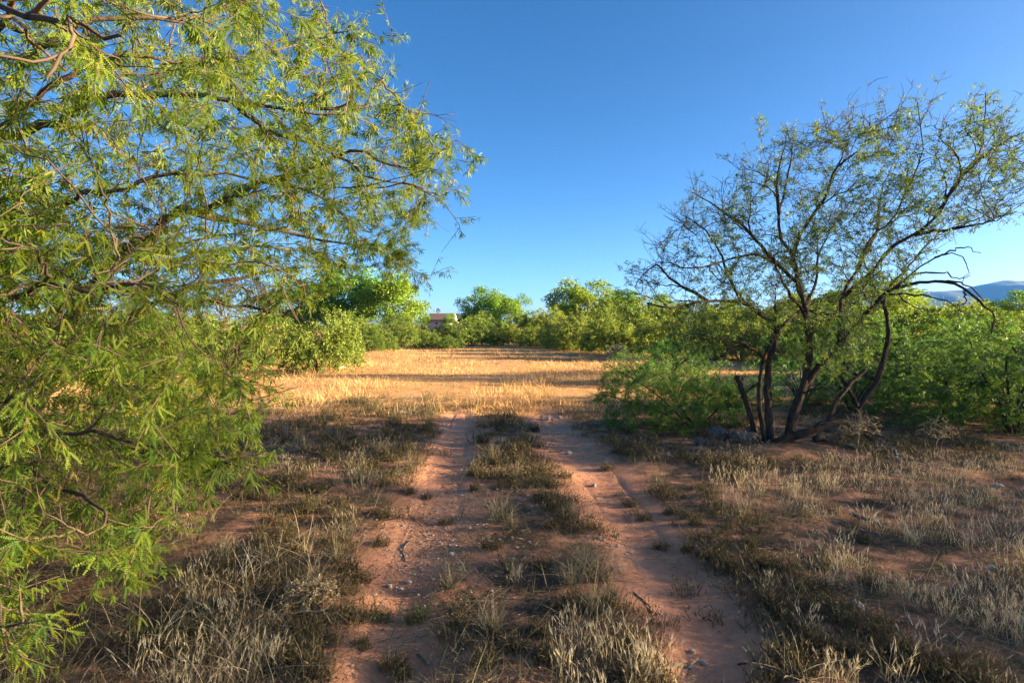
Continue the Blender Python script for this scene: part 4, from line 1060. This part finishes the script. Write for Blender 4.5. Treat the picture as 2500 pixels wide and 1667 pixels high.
def tuft(kind, r, q=1.0):
    """one tuft at the origin: (V,F,rnd)"""
    if kind == 'bunch':
        n = int(120 * q); d = cone_dirs(r, n, 0.52); b = np.stack([r.normal(0, .033, n).clip(-.05, .05), r.normal(0, .033, n).clip(-.05, .05), np.full(n, -0.01)], 1)
        v = ribbons(b, d, r.uniform(.07, .24, n), np.full(n, .0032), r.uniform(.1, .5, n), r, r.random(n) ** 1.3, 3)
        n2 = int(12 * q); d2 = cone_dirs(r, n2, 0.3)
        v2 = ribbons(np.zeros((n2, 3)), d2, r.uniform(.2, .36, n2), np.full(n2, .0028), r.uniform(.02, .25, n2), r, r.uniform(.75, 1, n2), 3)
        return merge([v[:3], v2[:3]])
    if kind == 'tall':
        n = int(36 * q); d = cone_dirs(r, n, 0.5); b = np.stack([r.normal(0, .04, n).clip(-.06, .06), r.normal(0, .04, n).clip(-.06, .06), np.full(n, -0.01)], 1)
        v = ribbons(b, d, r.uniform(.10, .40, n), np.full(n, .0034), r.uniform(.05, 1.3, n), r, r.uniform(.3, 1, n), 4)
        return v[:3]
    if kind == 'brome':
        n = int(18 * q); d = cone_dirs(r, n, 0.24); b = np.stack([r.normal(0, .033, n).clip(-.05, .05), r.normal(0, .033, n).clip(-.05, .05), np.full(n, -0.01)], 1)
        v = ribbons(b, d, r.uniform(.06, .19, n), np.full(n, .0026), r.uniform(.05, .3, n), r, r.uniform(.3, .9, n), 2)
        k = 7; hb = np.repeat(v[3], k, 0); hd = unit(np.repeat(v[4], k, 0) + r.normal(size=(n * k, 3)) * 0.17)
        hb = hb - np.repeat(v[4], k, 0) * r.uniform(-.012, .03, (n * k, 1))
        h = ribbons(hb, hd, r.uniform(.022, .042, n * k), np.full(n * k, .0027), np.zeros(n * k), r, r.uniform(.55, 1, n * k), 1)
        n3 = int(22 * q); d3 = cone_dirs(r, n3, 0.7); b3 = np.stack([r.normal(0, .035, n3).clip(-.05, .05), r.normal(0, .035, n3).clip(-.05, .05), np.full(n3, -0.01)], 1)
        v3 = ribbons(b3, d3, r.uniform(.04, .12, n3), np.full(n3, .003), r.uniform(.1, .5, n3), r, r.uniform(0, .6, n3), 2)
        return merge([v[:3], h[:3], v3[:3]])
    if kind == 'sub':
        n = int(85 * q); d = cone_dirs(r, n, 0.62); b = np.stack([r.normal(0, .033, n).clip(-.05, .05), r.normal(0, .033, n).clip(-.05, .05), np.full(n, -0.01)], 1)
        L = r.uniform(.03, .115, n)
        v = ribbons(b, d, L, np.full(n, .0030), r.uniform(-.1, .15, n), r, r.random(n) * 0.7, 2)
        k = 3; s = r.uniform(.35, 1, (n * k, 1)); bb = np.repeat(b, k, 0) * (1 - s) + np.repeat(v[3], k, 0) * s
        lv = ribbons(bb, unit(np.repeat(d, k, 0) + r.normal(size=(n * k, 3)) * .6), r.uniform(.012, .028, n * k), np.full(n * k, .0045), np.zeros(n * k), r, np.clip(r.normal(.6, .25, n * k), 0, 1), 1)
        return merge([v[:3], lv[:3]])
    if kind == 'litter':   # flattened dead stems
        n = int(26 * q); d = cone_dirs(r, n, 1.0); d[:, 2] = np.abs(d[:, 2]) * 0.25 + 0.03
        b = np.stack([r.normal(0, .09, n), r.normal(0, .09, n), np.full(n, 0.004)], 1)
        return ribbons(b, d, r.uniform(.05, .18, n), np.full(n, .003), r.uniform(0, .1, n), r, r.random(n), 2)[:3]

def scatter(templates, x, y, sc, r, tint=None):
    """merge many tufts into one mesh"""
    parts = []; which = r.integers(0, len(templates), len(x)); z = ground_z(x, y)
    for k, (V, F, rv) in enumerate(templates):
        s = which == k; N = s.sum()
        if N == 0: continue
        a_ = r.uniform(0, 6.283, N); c_, s_ = np.cos(a_)[:, None], np.sin(a_)[:, None]
        q = sc[s][:, None]
        X = (V[None, :, 0] * c_ - V[None, :, 1] * s_) * q + x[s][:, None]; Y = (V[None, :, 0] * s_ + V[None, :, 1] * c_) * q + y[s][:, None]; Z = V[None, :, 2] * q + z[s][:, None]
        rr = np.tile(rv, (N, 1))
        if tint is not None: rr = np.clip(rr + tint[s][:, None], 0, 1)
        Fi = (F[None] + (np.arange(N) * len(V))[:, None, None]).reshape(-1, 3)
        parts.append((np.stack([X, Y, Z], 2).reshape(-1, 3), Fi, rr.ravel()))
    return merge(parts)
def stuff(name, mg, mat, label, cat):
    return tag(link(name, mesh_np(name, mg[0], mg[1], rnd=mg[2], mat=mat)), label, cat, kind="stuff")

r = np.random.default_rng(123)
def fore_points(n, dmin=2.1, dmax=12.5, p=1.7, margin=1.02):
    d = dmin + (dmax - dmin) * r.random(n) ** p; x = r.uniform(-0.95, 0.95, n) * d * margin
    return x, d
def zone(x, y, poly): u, v = project(np.stack([x, y, np.zeros_like(x)], 1)); return in_poly(u, v, poly)
BROME = [(1840, 1170), (2100, 1120), (2500, 1150), (2600, 1400), (2600, 1700), (2480, 1700), (2300, 1500), (2050, 1420), (1960, 1300)]
BROME2 = [(1380, 1500), (1470, 1490), (1640, 1667), (1660, 1760), (1350, 1760)]
TALL = [(60, 1330), (450, 1300), (620, 1230), (820, 1230), (880, 1330), (820, 1500), (780, 1760), (-200, 1760), (-200, 1450)]
# brown-olive subshrub cover
x, y = fore_points(4300)
rd = rut_dist(x, y); nz = vnoise(x * 1.3 + 7, y * 1.3, 33)
keep = ((rd > 0.72 + 0.55 * r.random(len(x))) | (r.random(len(x)) < 0.02)) & (nz > 0.43) & ~(zone(x, y, BROME) & (r.random(len(x)) < 0.88))
keep &= ~((np.abs(x - 3.4) < 0.7) & (np.abs(y - 6.9) < 0.4))
x, y = x[keep], y[keep]; print("sub", len(x))
T = [tuft('sub', r, 0.42) for _ in range(6)]
stuff("ground_cover", scatter(T, x, y, r.uniform(.6, 1.75, len(x)) * np.clip(y / 5, 0.9, 1.4), r, r.uniform(-.15, .25, len(x))), M['sub'], "low brown-olive scrubby ground cover either side of the track", "ground cover")
# flattened litter
x, y = fore_points(3000)
keep = ((rut_dist(x, y) > 0.95) | (r.random(len(x)) < 0.12)) & (vnoise(x * 1.1 + 3, y * 1.1, 35) > 0.30); x, y = x[keep], y[keep]
stuff("dead_stems", scatter([tuft('litter', r, 0.6) for _ in range(5)], x, y, r.uniform(.7, 1.5, len(x)), r, r.uniform(-.3, .1, len(x))), M['bunch'], "flattened grey dead stems littering the shaded soil", "litter")
# pale brome
x, y = fore_points(12500, p=1.4)
zb = zone(x, y, BROME); zb2 = zone(x, y, BROME2)
nz = vnoise(x * 1.6, y * 1.6, 37)
keep = ((zb & (nz > 0.30) & (r.random(len(x)) < 0.85)) | (zb2 & (r.random(len(x)) < 0.3)) | ((x > 1.9) & (nz > 0.70) & (r.random(len(x)) < 0.7)) | ((x < -1.2) & (nz > 0.70) & (r.random(len(x)) < 0.5))) & (rut_dist(x, y) > 1.15)
x, y = x[keep], y[keep]; print("brome", len(x))
stuff("dry_grass", scatter([tuft('brome', r, 0.30) for _ in range(7)], x, y, r.uniform(.5, 1.0, len(x)), r, r.uniform(-.25, .15, len(x))), M['straw'], "pale dry brome grass with feathery seed heads covering the right foreground", "grass")
# tall straw at lower left
x, y = fore_points(1500)
keep = zone(x, y, TALL) & (rut_dist(x, y) > 1.2); x, y = x[keep], y[keep]; print("tall", len(x))
stuff("dry_grass", scatter([tuft('tall', r, 0.28) for _ in range(7)], x, y, r.uniform(.35, .8, len(x)), r, r.uniform(-.75, -.25, len(x))), M['straw'], "tangled brown dry grass under the left mesquite at lower left", "grass")
# grey-green grass left of the track further up, and in the shade under the trees
x, y = fore_points(3600, 4.5, 13, 1.0)
keep = (rut_dist(x, y) > 1.3) & (vnoise(x * .9, y * .9, 41) > 0.68); x, y = x[keep], y[keep]
stuff("dry_grass", scatter([tuft('bunch', r, 0.14) for _ in range(6)], x, y, r.uniform(.45, 1.0, len(x)), r, r.uniform(-.2, .3, len(x))), M['bunch'], "greyish dry grass in the shade before the sunlit field", "grass")
# golden field
def field_tuft(r, n, h0, h1, wd):
    b = np.stack([r.normal(0, .10, n), r.normal(0, .10, n), np.full(n, -.01)], 1)
    return ribbons(b, cone_dirs(r, n, .45), r.uniform(h0, h1, n), np.full(n, wd), r.uniform(0, .2, n), r, r.random(n), 1)[:3]
n = 56000
d = 9.0 * (48 / 9.0) ** r.random(n); x = r.uniform(-1.0, 0.9, n) * d; y = d
nz = vnoise(x * .55, y * .3, 51); nz2 = vnoise(x * 2.3, y * 2.0, 52)
keep = (nz * .55 + nz2 * .45 > 0.33) & (rut_dist(x, y) > 1.1)
x, y, nz = x[keep], y[keep], nz[keep]
xe = r.uniform(-11, 9, 9000); ye = r.uniform(9.6, 15.5, 9000); ke = (np.abs(xe) < ye) & (vnoise(xe * .9, ye * .9, 57) > .34) & (rut_dist(xe, ye) > 1.0)
x, y, nz = np.concatenate([x, xe[ke]]), np.concatenate([y, ye[ke]]), np.concatenate([nz, vnoise(xe[ke] * .55, ye[ke] * .3, 51)]); print("field", len(x))
sc = r.uniform(.55, 1.15, len(x)) * (0.65 + 0.75 * nz) * np.clip(y / 20, 0.75, 1.35)
stuff("field_grass", scatter([field_tuft(r, 6, .025, .10, .012) for _ in range(8)], x, y, sc, r, (nz - .5) * .7 + r.uniform(-.2, .2, len(x))), M['field'], "short golden dry grass carpeting the sunlit field", "grass")
n = 14000
d = 10.0 * (40 / 10.0) ** r.random(n); x = r.uniform(-1.0, .8, n) * d
keep = vnoise(x * .8 + 15, d * .6, 54) > .5; x, d = x[keep], d[keep]
stuff("field_weeds", scatter([field_tuft(r, 9, .02, .09, .012) for _ in range(5)], x, d, r.uniform(.7, 1.3, len(x)) * np.clip(d / 20, .8, 1.3), r, r.uniform(-.3, .1, len(x))), M['weeds'], "low rusty-brown weeds mottling the sunlit field", "weeds")
n = 2600
d = 10.5 * (44 / 10.5) ** r.random(n); x = r.uniform(-.55, .35, n) * d
nz = vnoise(x * .5 + 5, d * .4, 53); keep = nz > .55; x, d = x[keep], d[keep]
stuff("field_grass", scatter([field_tuft(r, 9, .12, .36, .012) for _ in range(5)], x, d, r.uniform(.6, 1.1, len(x)), r, np.full(len(x), .25)), M['field'], "taller pale straw stalks standing in patches on the sunlit field", "grass")

# individual tufts one can pick out

def tmesh(kind, q, mat, name):
    V, F, rv = tuft(kind, r, q); return mesh_np(name, V, F, rnd=rv, mat=mat)
TUFT = {'bunch': [tmesh('bunch', 1.2, M['bunch'], "bunchgrass") for _ in range(5)], 'sub': [tmesh('sub', 1.6, M['sub'], "subshrub") for _ in range(5)],
        'brome': [tmesh('brome', 1.2, M['straw'], "brome") for _ in range(5)], 'tall': [tmesh('tall', 1.0, M['straw'], "straw") for _ in range(4)]}
M['greensub'] = leaf_mat("green_subshrub_leaf", [(0, (0.05, 0.045, 0.022)), (0.5, (0.10, 0.125, 0.035)), (1, (0.22, 0.19, 0.09))], 0.2, (1, 1, .8), 0.7)
TUFT['green'] = [tmesh('sub', 1.6, M['greensub'], "green_subshrub") for _ in range(3)]
K = 1.063
plants = []
def P_(kind, zone_, lst):
    for (u, v, s_) in lst: plants.append((kind, zone_, u * K, v * K, s_))
P_('sub', 'left rut', [(1022, 1190, .8), (872, 1245, 1.15), (830, 1475, .75), (980, 1135, .8), (905, 1515, 1.1), (925, 1540, .9)])
P_('green', 'left rut', [(870, 1405, 1.0), (960, 1410, 1.15)])
P_('bunch', 'left rut', [(1030, 1345, .85)])
P_('bunch', 'middle strip', [(1150, 1185, 1.35), (1132, 1058, 1.1), (1185, 1095, .9), (1340, 1300, 1.1), (1375, 1330, 1.15), (1310, 1340, 1.0), (1130, 1460, 1.0), (1360, 1410, 1.05), (1400, 1380, .9), (1170, 1310, .8), (1310, 1180, .9), (1175, 1210, .9)])
P_('sub', 'middle strip', [(1270, 1165, 1.2), (1265, 1112, 1.3), (1272, 1205, 1.1), (1090, 1120, 1.0), (1130, 1255, 1.1), (1160, 1300, 1.0), (1240, 1300, 1.0), (1190, 1060, 1.2), (1240, 1075, 1.1), (1110, 1010, 1.2), (1200, 1020, 1.2), (1300, 1085, 1.0), (1280, 1400, 1.0), (1230, 1460, 1.1), (1180, 1500, 1.1), (1260, 1520, 1.2), (1110, 1530, 1.0), (1150, 985, 1.3), (1225, 985, 1.2), (1090, 1085, 1.0), (1320, 1385, 1.1), (1060, 1440, 0.8)])
P_('brome', 'middle strip', [(1440, 1480, 1.2), (1490, 1530, 1.25), (1400, 1520, 1.2), (1350, 1500, 1.1), (1300, 1545, 1.1), (1470, 1560, 1.2), (1540, 1560, 1.1), (1420, 1300, 1.0), (1180, 1330, .9)])
P_('tall', 'middle strip', [(1130, 1190, .7), (1070, 1310, .6), (1330, 1330, .7), (1120, 1450, .65)])
P_('sub', 'right side of the right rut', [(1520, 1240, .95), (1480, 1178, 1.0), (1445, 1143, .95), (1620, 1275, 1.2), (1580, 1255, 1.0), (1690, 1310, 1.2), (1660, 1295, 1.1), (1790, 1400, 1.2), (1540, 1170, 1.1), (1395, 1065, 1.0), (1420, 1035, 1.1), (1850, 1350, 1.1), (1950, 1400, 1.2), (1880, 1480, 1.3), (1960, 1500, 1.3), (1830, 1540, 1.3), (2060, 1500, 1.3), (1600, 1200, 1.0), (1720, 1250, 1.1), (1780, 1300, 1.1), (2000, 1330, 1.0), (2150, 1540, 1.2)])
P_('brome', 'right side of the right rut', [(1760, 1350, 1.0), (1850, 1440, 1.1), (1910, 1560, 1.15), (2060, 1555, 1.2), (2120, 1480, 1.1), (1700, 1120, 1.2), (1740, 1135, 1.2), (1820, 1130, 1.2), (1930, 1250, 1.1), (1990, 1200, 1.2), (2100, 1240, 1.1), (1940, 1550, 1.0), (1650, 1110, 1.2), (1905, 1120, 1.1)])
P_('tall', 'right side of the right rut', [(1830, 1560, .8), (2210, 1420, .7), (1900, 1330, .6)])
P_('sub', 'left side of the track', [(880, 1185, 1.15), (940, 1128, 1.1), (880, 1115, 1.1), (800, 1310, 1.3), (790, 1195, 1.2), (830, 1330, 1.1), (700, 1080, 1.2), (860, 1075, 1.2), (760, 1060, 1.2), (930, 1035, 1.2), (900, 1060, 1.1), (640, 1120, 1.2), (560, 1150, 1.1), (740, 1130, 1.2), (690, 1180, 1.2), (980, 985, 1.3), (900, 1000, 1.3), (720, 1555, 1.3)])
P_('bunch', 'left side of the track', [(940, 1075, 1.0), (780, 1030, 1.2), (700, 1040, 1.1), (760, 1010, 1.2), (790, 1240, 1.0), (830, 1110, 1.0), (880, 1045, 1.1), (660, 1010, 1.2), (770, 1290, 1.0)])
P_('tall', 'left side of the track', [(700, 1270, 1.0), (560, 1350, 1.05), (620, 1300, 1.0), (480, 1420, 1.0), (720, 1330, .9), (600, 1430, 1.0), (520, 1500, 1.0), (380, 1480, 1.0), (660, 1400, .9), (570, 1560, 1.0), (760, 1240, .8)])
P_('brome', 'left side of the track', [(500, 1450, 1.2), (420, 1540, 1.2), (330, 1550, 1.2), (450, 1390, 1.1), (550, 1420, 1.1), (620, 1530, 1.2)])
NAME = {'sub': ("subshrub", "low brown scrubby tuft", "subshrub"), 'green': ("subshrub", "greenish upright scrubby tuft", "subshrub"), 'bunch': ("bunchgrass", "grey-green arching bunchgrass clump", "grass clump"),
        'brome': ("grass_tuft", "straw tuft with fluffy seed heads", "grass tuft"), 'tall': ("grass_tuft", "tall bent straw-coloured grass tuft", "grass tuft")}
ZT = {'left rut': "in the left rut", 'middle strip': "between the two ruts", 'right side of the right rut': "right of the right rut", 'left side of the track': "left of the left rut"}
groups = {}
for p in plants: groups.setdefault((p[0], p[1]), []).append(p)
for (kind, zn), lst in groups.items():
    lst.sort(key=lambda p: -p[3])
    for i, (_, _, u, v, s_) in enumerate(lst):
        x, y = gnd(u, v)
        me = TUFT[kind][i % len(TUFT[kind])]
        nm, look, cat = NAME[kind]
        o = tag(link(nm, me), "%s %s, %s" % (look, ZT[zn], "nearest the camera" if i == 0 else orde(i) + " nearest the camera"), cat, "%ss %s" % (look, ZT[zn]))
        o.location = (x, y, gz(x, y)); k_ = s_ * 0.88 * (1.0 if y < 5 else min(1.3, y / 5)); o.scale = (k_ * r.uniform(.95, 1.25), k_ * r.uniform(.95, 1.25), k_ * r.uniform(.85, 1.05)); o.rotation_euler.z = r.uniform(0, 6.28)

# ------------------------------------------------------------------ dry weeds, sticks, logs
M['weed'] = plain_mat("dry_weed_stalk", (0.44, 0.35, 0.23), (0.30, 0.23, 0.15), 12)
for i, (px, py, h, wd, lab) in enumerate([(2093, 1120, .55, .50, "tan dead branching weed standing before the right trunk of the open mesquite"),
                                        (2285, 1105, .45, .5, "tan dead branching weed leaning right of the larger one, before the green shrubs"),
                                        (700 * K, 1400 * K, .2, .35, "brown dead weed tangle in dry grass at lower left"),
                                        (1090, 560 + 0 * py, .0, .0, "")][:3]):
    x, y = gnd(px, py); o = tag(empty("dry_weed", (x, y, gz(x, y))), lab, "weed")
    sk = Skel(); st = smooth_poly([(0, 0, -.02), (.01, 0, h * .25), (.03 * (1 if i == 0 else 3), 0, h * .5)], 7); sk.add(st[None], np.full((1, 7), .006))
    V, q = tubes(st[None], np.full((1, 7), .006), 5); link("stalk", mesh_np("stalk", V, quads=q, mat=M['weed']), o)
    c = r.normal(size=(170, 3)); c = unit(c) * r.uniform(.5, 1, (170, 1)); c[:, 2] = np.abs(c[:, 2]); c = c * np.array([wd / 2, wd / 2, h * .6]) + np.array([.03, 0, h * .4])
    P, R = grow(sk, c, r, n=5, r0=.003, r1=.0013, follow=.5, wig=.06, passes=4)
    V, q = tubes(P, R, 3); tag(link("branchlets", mesh_np("branchlets", V, quads=q, mat=M['weed']), o), kind="stuff")
    ps, tn = along(P, r, 7, .3, 1); lf = place(diamond_template(.016, .0022), ps, leaf_dirs(tn, r, 1, -.2, .8), r)
    tag(link("dry_pods", mesh_np("dry_pods", lf[0], lf[1], rnd=lf[2], mat=M['straw']), o), kind="stuff")
def stick(name, pts, r0, r1, mat, lab, cat, lift=0.0):
    W = []
    for u, v in pts:
        x, y = gnd(u, v); W.append((x, y, gz(x, y) + r0 * .8 + lift))
    o = empty(name, tuple(W[0])); tag(o, lab, cat)
    limb_obj(o, "wood", W, r0, r1, mat, n=10, sides=6, wob=r0 * .5, r=r)
stick("fallen_branch", [(2060, 1112), (2110, 1112), (2170, 1120), (2205, 1138)], .028, .016, M['dead'], "grey fallen branch below the dry weeds on the right", "branch", .02)
stick("fallen_branch", [(2076, 1255), (2110, 1268), (2150, 1283)], .016, .010, M['dead'], "upper grey stick lying in the pale grass on the right", "stick", .03)
stick("fallen_branch", [(2095, 1292), (2120, 1297), (2148, 1306)], .013, .008, M['dead'], "lower grey stick lying in the pale grass on the right", "stick", .02)
stick("fallen_branch", [(1340, 1092), (1365, 1090), (1372, 1087)], .010, .006, M['bark'], "dark stick across the strip far up between the ruts", "stick")
stick("fallen_branch", [(1546, 1440), (1575, 1462), (1592, 1487)], .005, .003, M['twig_dark'], "thin dark twig on the right rut's left edge", "twig")
stick("fallen_branch", [(1802, 1598), (1830, 1594), (1858, 1599)], .005, .003, M['bark'], "thin dark twig near the bottom of the right rut", "twig")
stick("fallen_branch", [(1000, 1306), (985, 1328), (990, 1356)], .006, .004, M['dead'], "upright-lying grey twig at the left edge of the left rut", "twig")
stick("fallen_branch", [(925, 1268), (955, 1262), (992, 1250)], .006, .003, M['bark'], "dark twig pointing into the left rut beside the subshrub", "twig")
stick("fallen_branch", [(1020, 1590), (1050, 1618), (1095, 1600)], .008, .005, M['dead'], "curved grey stick at the bottom of the left rut", "stick")
stick("fallen_branch", [(345, 1610), (420, 1540), (480, 1460)], .009, .005, M['dead'], "long grey stick slanting through dry grass at lower left", "stick", .04)
stick("fallen_branch", [(640, 1520), (720, 1508), (790, 1500), (812, 1480)], .006, .004, M['dead'], "grey bent twig in the dry grass beside the left rut", "twig", .03)
stick("fallen_branch", [(1990, 1350), (1996, 1362), (2002, 1378)], .011, .008, M['dead'], "short weathered stub of wood in the scrub on the right", "stick", .01)
stick("fallen_log", [(1990, 1095), (2040, 1085), (2060, 1078)], .045, .03, M['bark'], "dark log end lying at the foot of the open mesquite", "log")
print("tris", sum(len(m.polygons) for m in bpy.data.meshes))
